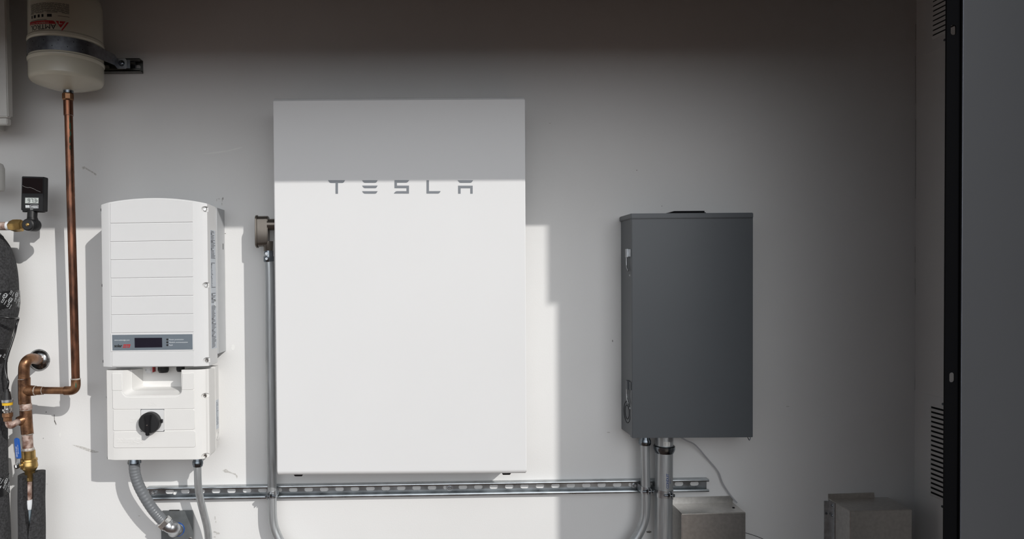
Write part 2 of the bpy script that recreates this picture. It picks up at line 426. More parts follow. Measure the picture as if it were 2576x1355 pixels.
# ------------------------------------------------------------------ white home battery
fp = 0.185
A = P(687, 246, fp); B = P(1325, 1193, fp)
bx0, bx1, bz1, bz0 = A.x, B.x, A.z, B.z
bt = empty('home_battery', ((bx0 + bx1) / 2, 0, bz0), 'large flat white battery cabinet with grey lettering hung on the wall', 'battery')
m = MB()
pts = [(0.045, bz0), (0.045, bz1), (0.172, bz1)]
for k in range(5):
    a = k / 4 * math.radians(55); pts.append((0.172 + 0.011 * math.sin(a), bz1 - 0.011 * (1 - math.cos(a))))
pts += [(fp, bz1 - 0.0095)]
for k in range(7):
    a = k / 6 * math.pi / 2; pts.append((fp - 0.02 * (1 - math.cos(a)), bz0 + 0.016 - 0.016 * math.sin(a)))
m.prism([(bx0, -a, z) for a, z in pts], [(bx1, -a, z) for a, z in pts])
m.bevel(0.0022, 2, 60)
obj('front_cover', m, 'batt', bt, 35)
obj('mounting_bracket', MB().box(bx0 + 0.03, bx1 - 0.03, 0.0, 0.045, bz0 + 0.05, bz1 - 0.04), 'battback', bt, 0)
for px in (752, 1273):
    q = P(px, 1197, 0.15); qz = bz0
    f = MB().prism([(q.x - 0.015, -0.13, qz + .001), (q.x + 0.015, -0.13, qz + .001), (q.x + 0.015, -0.165, qz + .001), (q.x - 0.015, -0.165, qz + .001)],
                   [(q.x - 0.011, -0.135, qz - 0.008), (q.x + 0.011, -0.135, qz - 0.008), (q.x + 0.011, -0.160, qz - 0.008), (q.x - 0.011, -0.160, qz - 0.008)])
    obj('foot', f.bevel(0.001), 'rubber', bt, 30)
L = [
 [(155,140),(416,140),(409,155),(396,173),(378,182),(308,182),(308,348),(270,348),(270,182),(195,182),(180,175),(165,158)],
 [(682,140),(920,140),(912,155),(898,174),(882,180),(720,180),(705,172),(690,157)],
 [(682,222),(920,222),(912,238),(898,257),(882,262),(720,262),(705,255),(690,239)],
 [(682,308),(920,308),(912,322),(898,341),(882,347),(720,347),(705,340),(690,325)],
 [(1180,138),(1406,138),(1396,155),(1382,170),(1363,178),(1218,178),(1218,222),(1404,222),(1404,345),(1170,345),(1182,328),(1200,312),(1222,307),(1366,307),(1366,262),(1180,262)],
 [(1674,140),(1712,140),(1712,307),(1892,307),(1884,322),(1872,338),(1856,345),(1674,345)],
 [(2155,140),(2393,140),(2384,155),(2370,173),(2352,180),(2197,180),(2180,173),(2165,156)],
 [(2162,223),(2387,223),(2387,347),(2350,347),(2350,263),(2201,263),(2201,347),(2162,347)]]
names = ['letter_t', 'letter_e', None, None, 'letter_s', 'letter_l', 'letter_a', None]
groups = [[0], [1, 2, 3], [4], [5], [6, 7]]
mlet = MB()
for g in groups:
    mlet = MB()
    for i in g: mlet.ppx([(800 + x / 6.133, 430 + y / 6.133 + 0.3) for x, y in L[i]], fp - 0.0005, fp + 0.0007)
    obj('letter', mlet, 'letter', bt, 0, label='grey letter ' + 'TESLA'[groups.index(g)])

# ------------------------------------------------------------------ strut channel
sp = 0.024
la = P(368, 1229.5, sp); ra = P(1784, 1205.5, sp); lb_ = P(368, 1256, sp); rb = P(1784, 1236.5, sp)
cz0 = (la.z + lb_.z) / 2; cz1 = (ra.z + rb.z) / 2
sang = math.atan2(cz1 - cz0, ra.x - la.x); hh = 0.0206
strut = empty('strut_channel', ((la.x + ra.x) / 2, 0, (cz0 + cz1) / 2), 'long slotted galvanised strut channel bolted across the lower wall', 'strut channel')
def sz(x): return cz0 + (x - la.x) * math.tan(sang)
def srot(pts_xz): return [(x, sz(x) + dz) for x, dz in pts_xz]
back = MB().plate(srot([(la.x, -hh), (ra.x, -hh), (ra.x, hh), (la.x, hh)]), 0.0005, 0.003)
ct = MB(); s0 = P(543.5, 1237, 0.003).x; pit = 0.0508
x = s0 - 3 * pit
boltx = [P(388, 1235, 0.003).x, P(1131, 1228, 0.003).x, P(1596, 1219, 0.003).x]
while x < ra.x - 0.01:
    q = stadium(x, 0, 0.0286, 0.0143)
    ct.plate([(u, sz(x) + v + 0.001) for u, v in q], -0.02, 0.02); x += pit
back = cut(back, ct)
for s_ in (-1, 1):
    back.plate(srot([(la.x, s_ * hh), (ra.x, s_ * hh), (ra.x, s_ * (hh - 0.0025)), (la.x, s_ * (hh - 0.0025))]), 0.0005, sp - 0.001)
    pr = [(sp - 0.0035, hh), (sp - 0.0008, hh - 0.0006), (sp, hh - 0.0025), (sp, hh - 0.0055), (sp - 0.001, hh - 0.0075), (sp - 0.006, hh - 0.0075), (sp - 0.006, hh - 0.0058), (sp - 0.0025, hh - 0.0055), (sp - 0.0028, hh - 0.002)]
    back.prism([(la.x, -a, cz0 + s_ * b) for a, b in pr], [(ra.x, -a, cz1 + s_ * b) for a, b in pr])
obj('channel', back, 'strut', strut, 30)
for bx in boltx:
    b = MB().lathe((bx, -0.003, sz(bx)), TOW, [(0, 0.0105), (0.002, 0.0105), (0.002, 0)], 24)
    b.lathe((bx, -0.005, sz(bx)), TOW, [(0, 0.0068), (0.005, 0.0068), (0.0065, 0.0055), (0.0065, 0.003), (0.0045, 0.0)], 6)
    obj('bolt', b, 'galv', strut, 30)
q = P(440, 1240, 0.006)
pc = MB().plate(blob(q.x, q.z, 0.006, 0.006, j=0.4), 0.003, 0.008)
obj('plaster_lump', pc, 'chip', strut, 0, label='white dab of plaster')

# ------------------------------------------------------------------ inverter (upper unit)
IF = 0.186
def ix(px, p=IF, py=700): return P(px, py, p).x
def iz(py, p=IF, px=390): return P(px, py, p).z
xl, xr = ix(259.5, 0.15, 720), ix(527.5, 0.160, 720)
fl, fr = ix(277, IF, 720), ix(486.5, IF, 720)
ztc = iz(497.5); zte = iz(515.5, 0.17, 262)
xm = (xl + xr) / 2 + 0.006
def ztop(x, p):
    t = (x - xm) / ((xr - xl) / 2)
    return ztc - (ztc - zte) * abs(t) ** 2.0 * 0.97 - max(0, (IF - p)) * 0.02
zbot = iz(922.5)
inv = empty('solar_inverter', ((xl + xr) / 2, 0, zbot), 'white wall inverter with arched top and horizontal grooves above a small display', 'inverter')
pr = [(xl, 0.145), (xl + 0.002, 0.160), (xl + 0.008, 0.173), (fl - 0.004, 0.1835), (fl, 0.184)]
nn = 16
pr += [(fl + (fr - fl) * k / nn, 0.184) for k in range(1, nn)]
pr += [(fr, 0.184), (fr + 0.003, 0.1838), (fr + 0.015, 0.1815), (fr + 0.028, 0.178), (fr + 0.040, 0.172), (xr - 0.003, 0.166), (xr, 0.160)]
for i_ in range(1, len(pr)):
    if pr[i_][0] <= pr[i_ - 1][0]: pr[i_] = (pr[i_ - 1][0] + 0.0004, pr[i_][1])
cov = MB().shell(pr, 0.085, lambda x, p: zbot, ztop)
cov.bevel(0.0012, 2, 60)
ct = MB()
iscrews = [(516.5, 526), (519, 717), (521, 906)]
for px, py in iscrews:
    c = P(px - 2, py, 0.176)
    a = []; b = []
    for k in range(20):
        t = 2 * math.pi * k / 20
        a.append(Vector((c.x + 0.0035 + 0.0195 * math.cos(t) * (1 if math.cos(t) < 0 else 1.15), -0.196, c.z + 0.0145 * math.sin(t))))
        b.append(Vector((c.x + 0.0035 + 0.007 * math.cos(t) * (1 if math.cos(t) < 0 else 2.2), -0.163, c.z + 0.0065 * math.sin(t))))
    ct.prism(a, b)
cov = cut(cov, ct)
# raised slats between the grooves
gy = [(562, 559), (608.3, 605), (654, 651), (700, 697), (746.3, 743.5), (792.3, 789.5), (838, 835.5)]
def slat(mb, l0, r0, l1, r1, xa_=276.5, xb_=484.5, g=1.0):
    a = xa_ + (l0 - 510) * 0.0135; b = xb_ + (l0 - 510) * 0.008
    mb.ppx([(a, l0 + g), (b, r0 + g), (b, r1 - g), (a, l1 - g)], IF - 0.003, IF)
top = []
for k in range(13):
    px = 277 + (484.5 - 277) * k / 12; xx = ix(px, IF, 505)
    top.append((xx, ztop(xx, IF) - 0.0035))
bl = P(277, 561, IF); br = P(485, 558, IF)
cov2 = MB().plate(top + [(br.x, br.z), (bl.x, bl.z)], IF - 0.003, IF)
for i in range(6): slat(cov2, *gy[i], *gy[i + 1])
slat(cov2, 885, 882, 922, 922)
cov2.bevel(0.0008, 1, 50)
tmp = cov2.mesh('t'); cov.bm.from_mesh(tmp); bpy.data.meshes.remove(tmp)
icov = obj('front_cover', cov, 'inv', inv, 25)
obj('rear_chassis', MB().box(xl + 0.006, xr + 0.003, 0.001, 0.085, iz(883, 0.0), ztop(xr, .16) - 0.003), 'alu', inv, 0, label='grey-white metal body behind the cover')
s = MB().box(xr + 0.003, xr + 0.0036, 0.018, 0.022, P(557, 627, 0.03).z, P(557, 612, 0.03).z); obj('slot', s, 'dark', inv, 0)
for px, py in iscrews:
    c = P(px, py, 0.168)
    s = MB().lathe(c, TOW, [(-0.006, 0.0055), (0.004, 0.0055), (0.0052, 0.0045), (0.0052, 0.0026), (0.003, 0.0022), (0.003, 0)], 20)
    obj('screw', s, 'chrome', inv, 30)
for py in (528, 717.5, 908):
    c = P(260.5, py, 0.150)
    s = MB().lathe((xl - 0.0005, c.y, c.z), (-1, 0, 0), [(0, 0.006), (0.0015, 0.0055), (0.0015, 0.0)], 16)
    obj('screw_hole', s, 'rubber', inv, 30)
# display panel
DP = IF + 0.0004
fr_ = MB().ppx([(278.5, 839.5), (487.5, 837), (488, 881.5), (279, 884)], IF - 0.003, IF - 0.0002)
fo = obj('display_frame', fr_, 'inv', inv, 0)
dp = obj('display_panel', MB().ppx([(282, 842), (484, 840), (484.5, 878.5), (283, 881)], IF - 0.002, DP), 'invpanel', inv, 0, label='slate grey display panel')
obj('screen', MB().ppx([(338.5, 849.5), (407.5, 849), (408, 873), (339, 874)], DP - 0.0005, DP + 0.0006), 'lcd', dp, 0, label='dark screen')
w_ = MB()
addtext(w_, 'www.solaredge.com', 0.0056, flat(287.5, 856.5, DP + 0.0004), shear=0.15)
obj('web_address_print', w_, 'white_ink', dp, 0); w_ = MB()
for i, t in enumerate(('Power production', 'Module communication', 'Fault')):
    addtext(w_, t, 0.0060, flat(424.5, 855.5 + i * 7 - 0.4, DP + 0.0004), shear=0.3)
obj('status_print', w_, 'white_ink', dp, 0)
g_ = MB()
for i in range(3):
    c = P(421, 853.5 + i * 7, DP); g_.plate([(c.x + 0.0032 * math.cos(a / 12 * 6.283), c.z + 0.0032 * math.sin(a / 12 * 6.283)) for a in range(12)], DP, DP + 0.0005)
obj('indicator_lights', g_, 'black_ink', dp, 0)
k_ = MB(); addtext(k_, 'solar', 0.0125, flat(287.5, 872.8, DP + 0.0004), bold=0.0004, spacing=0.95); obj('black_print', k_, 'black_ink', dp, 0)
r_ = MB().ppx([(311, 865.8), (328.5, 865.5), (326, 874), (308.5, 874.3)], DP, DP + 0.0004); obj('red_block', r_, 'red_ink', dp, 0, label='red logo block')
k_ = MB(); addtext(k_, 'edge', 0.0105, flat(309.8, 872.6, DP + 0.0008), shear=0.2, spacing=0.9); obj('block_print', k_, 'invpanel', dp, 0)
# long labels on the right side
lbp0, lbp1 = 0.094, 0.148
def sidez(y, p=0.12): return P(537, y, p).z
lab = MB().box(xr, xr + 0.0004, lbp0, lbp1, sidez(876), sidez(579)); lo = obj('side_label', lab, 'label', inv, 0, label='long silver label full of small print')
pk = MB(); y = 582
while y < 872:
    if 650 < y < 660 or 725 < y < 737 or 762 < y < 768: y += 3; continue
    head = random.random() < 0.14
    w = random.uniform(0.55, 0.95) if not head else random.uniform(0.3, 0.5)
    if 664 < y < 722: w = random.uniform(0.12, 0.4)
    h_ = 0.0022 if head else 0.0011
    pk.box(xr + 0.0004, xr + 0.0006, lbp1 - 0.003 - w * (lbp1 - lbp0 - 0.006), lbp1 - 0.003, sidez(y) - h_, sidez(y) + h_)
    y += 3.2
obj('small_print', pk, 'grey_ink', lo, 0)
pk = MB().box(xr + 0.0004, xr + 0.0006, lbp0 + 0.004, lbp0 + 0.022, sidez(770), sidez(753)); obj('serial_sticker', pk, 'white_ink', lo, 0)
# parts under the inverter
def gland(px, r, h, name='cable_gland'):
    c = P(px, 921, 0.125); g = MB().lathe((c.x, -0.125, c.z + 0.012), (0, 0, -1), [(0, r), (h * 0.55 + 0.012, r), (h * 0.7 + 0.012, r * 0.97), (h + 0.012, r * 0.8), (h + 0.012, 0)], 20)
    obj(name, g, 'rubber', inv, 30, label='black cable gland')
gland(411, 0.0165, 0.019); gland(454, 0.0125, 0.016)
c = P(374, 930, 0.14)
sw = MB().box(c.x - 0.0115, c.x + 0.0115, 0.12, 0.142, zbot - 0.026, zbot + 0.001).bevel(0.004, 3); so = obj('rocker_switch', sw, 'inv', inv, 35, label='white rocker switch')
obj('switch_side', MB().box(c.x + 0.0115, c.x + 0.015, 0.122, 0.14, zbot - 0.022, zbot), 'redp', inv, 0, label='red edge of the switch')
k_ = MB(); addtext(k_, '0', 0.006, lambda u, v: (c.x - 0.009 + u, -0.1423, zbot - 0.017 + v)); addtext(k_, 'I', 0.006, lambda u, v: (c.x + 0.005 + u, -0.1423, zbot - 0.017 + v)); obj('switch_print', k_, 'black_ink', so, 0)
# ------------------------------------------------------------------ lower safety switch unit
LF = 0.182
yl0, yl1 = 930.5, 1156.5
lx0, lx1 = P(272, 1040, 0.15).x, P(528.5, 1040, 0.155).x
lfl, lfr = P(285, 1040, LF).x, P(489.5, 1040, LF).x
lzt, lzb = P(390, yl0, LF).z, P(400, yl1, LF).z
ls = empty('disconnect_switch', ((lx0 + lx1) / 2, 0, lzb), 'white switch housing with black rotary knob directly below the inverter', 'switch box')
def lzbf(x, p):
    d = min(x - lx0, lx1 - x); r = 0.013
    return lzb + (r - math.sqrt(max(0, r * r - (r - d) ** 2)) if d < r else 0)
def edge_pts(x0, x1):  # samples near ends for rounded corners
    return [x0 + (x1 - x0) * k / 6 for k in range(7)]
pr = [(lx0, 0.142), (lx0 + 0.001, 0.155), (lx0 + 0.004, 0.168), (lx0 + 0.009, 0.176), (lfl - 0.002, 0.1795), (lfl, 0.180)]
pr += [(lfl + (lfr - lfl) * k / 8, 0.180) for k in range(1, 8)]
pr += [(lfr, 0.180), (lfr + 0.006, 0.1785), (lfr + 0.02, 0.174), (lfr + 0.03, 0.167), (lx1 - 0.006, 0.162), (lx1 - 0.002, 0.158), (lx1, 0.150)]
lc = MB().shell(pr, 0.10, lzbf, lambda x, p: lzt - (0.006 if p < 0.15 else 0.0))
lc.bevel(0.0018, 2, 60)
ct = MB()
def hatch(p, x0, x1, zb_, zt_, r):
    q = []
    for k in range(7):
        a = math.radians(180 + 90 * k / 6); q.append(Vector((x0 + r + r * math.cos(a), -p, zb_ + r + r * math.sin(a))))
    for k in range(7):
        a = math.radians(270 + 90 * k / 6); q.append(Vector((x1 - r + r * math.cos(a), -p, zb_ + r + r * math.sin(a))))
    q += [Vector((x1, -p, zt_)), Vector((x0, -p, zt_))]; return q
ox0, ox1, ozb = P(307, 990, LF).x, P(457.5, 990, LF).x, P(390, 997, LF).z
ct.prism(hatch(0.19, ox0 - .003, ox1, ozb, lzt + 0.05, 0.014), hatch(0.155, ox0 + 0.018, ox1 - 0.004, ozb + 0.014, lzt + 0.05, 0.011))
ct2 = MB().prism(hatch(0.156, ox0 + 0.019, ox1 - 0.004, ozb + 0.014, lzt + 0.05, 0.010), hatch(0.09, ox0 + 0.034, ox1 - 0.004, ozb + 0.018, lzt + 0.05, 0.010))
lc = cut(lc, ct); lc = cut(lc, ct2)
ct = MB(); lscrews = [(516, 995), (517, 1146)]
for px, py in lscrews:
    c = P(px - 2, py, 0.168); a = []; b = []
    for k in range(20):
        t = 2 * math.pi * k / 20
        a.append(Vector((c.x + 0.0035 + 0.0165 * math.cos(t), -0.190, c.z + 0.0125 * math.sin(t))))
        b.append(Vector((c.x + 0.005 + 0.0075 * math.cos(t), -0.156, c.z + 0.0065 * math.sin(t))))
    ct.prism(a, b)
lc = cut(lc, ct)
gl = MB()
def lrow(l0, r0, l1, r1, xa_, xb_, xc_=None):
    r = 4; gl.ppx([(xa_ + 1, l0 + 1), (xb_ - r, r0 + 1), (xb_, r0 + r), (xb_ + .5, r1 - r), (xb_ - r, r1 - 1), (xa_ + r, l1 - 1), (xa_ + .5, l1 - r)], LF - 0.003, LF)
lrow(1029.5, 1028, 1084, 1081, 284, 489.5)
lrow(1085, 1082, 1127, 1125.5, 285, 491.5)
gl.ppx([(283, 983), (306, 983), (309, 992), (316, 998), (324, 999.5), (440, 998.5), (449, 996), (455, 990), (457.5, 981), (488, 980.5), (488.5, 1026), (485, 1027.5), (287, 1029), (283.5, 1026)], LF - 0.003, LF)
gl.ppx([(281.5, 939), (305, 939), (307, 982), (284, 982), (282, 979)], LF - 0.003, LF)
gl.ppx([(459.5, 939), (487.5, 938), (488, 976), (485, 979.5), (457.5, 980)], LF - 0.003, LF)
gl.bevel(0.0006, 1, 50)
tmp = gl.mesh('t'); lc.bm.from_mesh(tmp); bpy.data.meshes.remove(tmp)
obj('front_cover', lc, 'invwarm', ls, 25)
rc = MB().box(lx0 + 0.004, lx1 + 0.0012, 0.065, 0.10, lzb + 0.012, lzt - 0.001)
rc.box(lx0 + 0.02, lx1 - 0.02, 0.0, 0.066, lzb + 0.03, lzt - 0.02)
obj('rear_housing', rc, 'invwarm', ls, 0)
for px, py in lscrews:
    c = P(px, py, 0.160)
    s = MB().lathe(c, TOW, [(-0.006, 0.0055), (0.004, 0.0055), (0.0052, 0.0045), (0.0052, 0.0026), (0.003, 0.0022), (0.003, 0)], 20)
    obj('screw', s, 'chrome', ls, 30)
for py in (998, 1149):
    c = P(272, py, 0.150)
    s = MB().lathe((lx0 - 0.0005, c.y, c.z), (-1, 0, 0), [(0, 0.007), (0.0015, 0.0065), (0.0015, 0.0)], 16)
    obj('screw_hole', s, 'rubber', ls, 30)
for t, px, py, s_ in (('ON', 372, 1020, 0.0165), ('OFF', 325, 1061.5, 0.0155)):
    em = MB(); addtext(em, t, s_, flat(px, py, LF + 0.0008), fn2=flat(px, py, LF - 0.0004), shear=0.12)
    obj('embossed_word', em, 'invwarm', ls, 0)
em = MB()
addtext(em, 'solar', 0.0225, flat(294, 1113, LF + 0.0008), fn2=flat(294, 1113, LF - 0.0004), bold=0.0004, spacing=0.92)
addtext(em, 'edge', 0.0225, flat(327, 1113, LF + 0.0014), fn2=flat(327, 1113, LF - 0.0004), bold=0.0004, spacing=0.92)
em.ppx([(328, 1102), (357, 1101.5), (355, 1116), (326, 1116.5)], LF - 0.0004, LF + 0.0006)
obj('embossed_logo', em, 'invwarm', ls, 0)
kb = MB().ppx(rrect(354.5, 412, 1030, 1084, 3), LF - 0.002, LF + 0.003)
kp = obj('knob_plate', kb, 'inv', ls, 0, label='light grey square knob plate')
obj('plate_outline', MB().ppx([(353.8, 1029.2), (412.8, 1029), (413, 1085), (354, 1085)], LF - 0.002, LF + 0.0005), 'boxgrey', ls, 0)
c = P(376.5, 1062.5, LF + 0.015)
kn = MB().lathe((c.x, -(LF + 0.003), c.z), TOW, [(0, 0.0315), (0.018, 0.0315), (0.0215, 0.029), (0.0215, 0.0)], 40)
hb = [(c.x - 0.0065, c.z - 0.036), (c.x + 0.0055, c.z - 0.036), (c.x + 0.0065, c.z + 0.006), (c.x + 0.010, c.z + 0.026), (c.x - 0.010, c.z + 0.026), (c.x - 0.0065, c.z + 0.006)]
h2 = MB().plate(hb, LF + 0.015, LF + 0.034).bevel(0.002, 2)
kk = obj('rotary_knob', kn, 'rubber', ls, 35, label='black rotary knob')
MT['gloss'] = mat('glossy_black', (0.015, 0.015, 0.017), 0.2)
obj('knob_grip', h2, 'gloss', kk, 30); 
obj('knob_rivet', MB().lathe((c.x - 0.001, -(LF + 0.034), c.z - 0.004), TOW, [(0, 0.0025), (0.001, 0.002), (0.001, 0)], 14), 'chrome', kk, 30)
obj('pointer_tab', MB().box(c.x + 0.028, c.x + 0.036, LF + 0.003, LF + 0.008, c.z - 0.002, c.z + 0.008), 'rubber', ls, 0)
q1, q2 = P(537, 1006, 0.09).z, P(537, 1079, 0.09).z
MT['label2'] = MT['label']
sl_ = obj('side_label', MB().box(lx1 + 0.0012, lx1 + 0.0016, 0.070, 0.098, q2, q1), 'label', ls, 0, label='small silver rating label')
pk = MB()
for k in range(16):
    zz = q1 - 0.008 - k * 0.0046; pk.box(lx1 + 0.0016, lx1 + 0.0018, 0.094 - random.uniform(0.008, 0.02), 0.095, zz - 0.0008, zz + 0.0008)
obj('small_print', pk, 'grey_ink', sl_, 0)
zz = P(537, 1096, 0.085).z
obj('knockout', MB().lathe((lx1 + 0.0012, -0.082, zz), (1, 0, 0), [(0, 0.014), (0.001, 0.014), (0.001, 0.0115), (0.0003, 0.011), (0.0003, 0.006), (0.001, 0.005), (0.001, 0)], 24), 'invwarm', ls, 20)

# ------------------------------------------------------------------ conduits under the lower unit
def collar(mb, c, ax, r, h, seg=24, lip=0.0012):
    mb.lathe(c, ax, [(0, r), (h * 0.2, r + lip), (h * 0.8, r + lip), (h, r), (h, 0)], seg); return mb
# rigid conduit leaving the lower unit at its right
pts = smoothpath([P(497, 1154, 0.11), P(497.5, 1190, 0.11), P(499, 1225, 0.105), P(505, 1260, 0.095), P(514, 1295, 0.083), P(522, 1330, 0.073), P(525, 1370, 0.065), P(526, 1470, 0.06), P(526, 1900, 0.06)])
cd = empty('steel_conduit', pts[-1], 'slender galvanised conduit with two bends running down from the right of the switch housing', 'conduit')
obj('tube', MB().tube(pts, 0.0117), 'emt', cd)
c = P(497.5, 1157, 0.11)
g = MB().lathe((c.x, c.y, c.z), (0, 0, -1), [(-0.03, 0.0145), (0, 0.0145), (0.003, 0.0165), (0.012, 0.0165), (0.015, 0.0155), (0.019, 0.0145), (0.019, 0)], 24); obj('compression_nut', g, 'zinc', cd)
# ribbed flexible conduit at the left
base = smoothpath([P(338, 1156, 0.12), P(339, 1185, 0.12), P(347, 1215, 0.118), P(363, 1247, 0.112), P(382, 1277, 0.105), P(399, 1298, 0.10), P(413, 1312, 0.097)], 36)
fx = empty('flexible_conduit', base[0], 'grey ribbed flexible conduit curving from the switch housing to the small steel box', 'conduit')
rs = [0.0166 + 0.00028 * math.cos(i * 2 * math.pi / 9) for i in range(len(base))]
obj('hose', MB().tube(base, rs, 28), 'flex', fx, 60)
c = P(338, 1157, 0.12)
obj('entry_gland', MB().lathe((c.x, c.y, c.z), (0, 0, -1), [(-0.02, 0.019), (0, 0.019), (0.003, 0.0205), (0.009, 0.0205), (0.011, 0.0175), (0.011, 0)], 28), 'zinc', fx)
e0, e1 = base[-1], (base[-1] - base[-14]).normalized()
obj('hex_nut', MB().lathe(e0 - e1 * 0.006, e1, [(0, 0.020), (0.002, 0.0225), (0.016, 0.0225), (0.017, 0.019), (0.017, 0)], 8), 'chrome', fx, 20)
obj('lock_ring', MB().lathe(e0 + e1 * 0.011, e1, [(0, 0.0215), (0.006, 0.0215), (0.006, 0)], 16), 'galv', fx, 30)
# elbow connector swinging back to the box face
tgt = P(446, 1331, 0.016)
mid = e0 + e1 * 0.035
pth = smoothpath([e0 + e1 * 0.012, e0 + e1 * 0.024, mid + Vector((0.004, 0.012, 0)), Vector((tgt.x - 0.006, tgt.y - 0.018, tgt.z + 0.0)), tgt], 6)
obj('elbow_connector', MB().tube(pth, [0.0185] * len(pth), 28), 'galv', fx, 50)
obj('seal_ring', MB().lathe(tgt + Vector((0.001, 0.0, 0)), TOW, [(-0.003, 0.0225), (0.001, 0.0225), (0.001, 0)], 32), 'bluehandle', fx, 30, label='thin blue sealing ring')
obj('locking_flange', MB().lathe(tgt + Vector((0.001, -0.001, 0)), TOW, [(0, 0.021), (0.004, 0.020), (0.004, 0)], 32), 'galv', fx, 30)
# small junction box
bp = 0.014
a = P(404.5, 1285, bp); b = P(485, 1285, bp)
jb = empty('junction_box', ((a.x + b.x) / 2, 0, a.z - 0.11), 'small grey steel junction box with a flexible conduit elbow entering its cover', 'junction box')
obj('box_body', MB().box(a.x + 0.002, b.x - 0.004, 0, bp - 0.003, a.z - 0.108, a.z - 0.002), 'platem', jb, 0)
obj('cover', MB().plate(rrect(a.x, b.x, a.z - 0.11, a.z, 0.005), bp - 0.0028, bp - 0.0008), 'platem', jb, 30)
obj('cover_tab', MB().plate(rrect(a.x + 0.025, a.x + 0.060, a.z - 0.004, a.z + 0.0022, 0.002), bp - 0.006, bp - 0.004), 'rubber', jb, 30)
c = P(482, 1352, bp); obj('screw', MB().lathe((c.x - 0.004, -bp + .001, c.z - 0.003), TOW, [(0, 0.006), (0.002, 0.005), (0.003, 0)], 16), 'chrome', jb, 30)

# ------------------------------------------------------------------ conduit body and conduit beside the battery
lbd = 0.062
q = lambda x, y, p=lbd: P(x, y, p)
cb = empty('conduit_fitting', q(665, 628), 'bronze-coloured conduit elbow fitting at the left side of the white battery', 'conduit fitting')
cx0, cx1 = q(649, 580).x, q(676, 580).x; cz_t, cz_b = q(660, 543).z, q(660, 621).z
n = 10
def ovalr(p0, p1, z0, z1, n=8):
    r = (p1 - p0) / 2; pc_ = (p0 + p1) / 2; o = []
    for k in range(n + 1):
        a = math.pi * k / n; o.append((pc_ + r * math.cos(a), z1 - r * 0.7 + r * 0.7 * math.sin(a)))
    for k in range(n + 1):
        a = math.pi + math.pi * k / n; o.append((pc_ + r * math.cos(a), z0 + r * 0.7 + r * 0.7 * math.sin(a)))
    return o
ov = ovalr(lbd - 0.019, lbd + 0.019, cz_b, cz_t)
ov2 = ovalr(lbd - 0.018, lbd + 0.018, cz_b + 0.003, cz_t)
bodym = MB().prism([(cx0, -p_, z) for p_, z in ov], [(cx1, -p_, z) for p_, z in ov2]).bevel(0.002, 2, 50)
hubz = q(680, 565).z
bodym.lathe((cx1 - 0.002, -lbd, hubz), (1, 0, 0), [(0, 0.019), (0.004, 0.0185), (0.03, 0.0185), (0.03, 0)], 28)
bcx = q(675, 640).x
bodym.lathe((bcx, -lbd, cz_b + 0.018), (0, 0, -1), [(0, 0.016), (0.030, 0.0145), (0.032, 0.0135), (0.032, 0)], 28)
obj('body', bodym, 'bronze', cb, 40)
ovc = ovalr(lbd - 0.021, lbd + 0.021, cz_b - 0.003, cz_t + 0.003)
obj('cover', MB().prism([(cx0 - 0.0055, -p_, z) for p_, z in ovc], [(cx0 + 0.0005, -p_, z) for p_, z in ovc]).bevel(0.001, 1, 50), 'bronze', cb, 40)
cz_e = cz_b - 0.012
cd2 = empty('steel_conduit', P(700, 1400, 0.05), 'galvanised conduit rising along the left edge of the white battery', 'conduit')
pts = smoothpath([Vector((bcx, -lbd, cz_e - 0.01)), P(678.5, 700, lbd), P(679.5, 900, 0.058), P(682, 1100, 0.055), P(684.5, 1230, 0.053), P(685, 1290, 0.053), P(688.5, 1320, 0.053), P(697, 1345, 0.053), P(712, 1372, 0.053), P(745, 1410, 0.053), P(790, 1450, 0.053)])
obj('tube', MB().tube(pts, 0.0146), 'emt', cd2)
cn = MB().lathe((bcx + 0.001, -lbd, cz_e), (0, 0, -1), [(0, 0.0145), (0.018, 0.0145), (0.018, 0.0165), (0.033, 0.0165), (0.036, 0.0148), (0.036, 0)], 28)
obj('set_screw_connector', cn, 'zinc', cd2)
s = MB().lathe((bcx - 0.002, -lbd - 0.014, cz_e - 0.010), TOW, [(0, 0.005), (0.003, 0.005), (0.003, 0)], 12); s.lathe((bcx - 0.002, -lbd - 0.016, cz_e - 0.026), TOW, [(0, 0.0042), (0.003, 0.0042), (0.003, 0)], 12)
obj('set_screws', s, 'galv', cd2, 30)

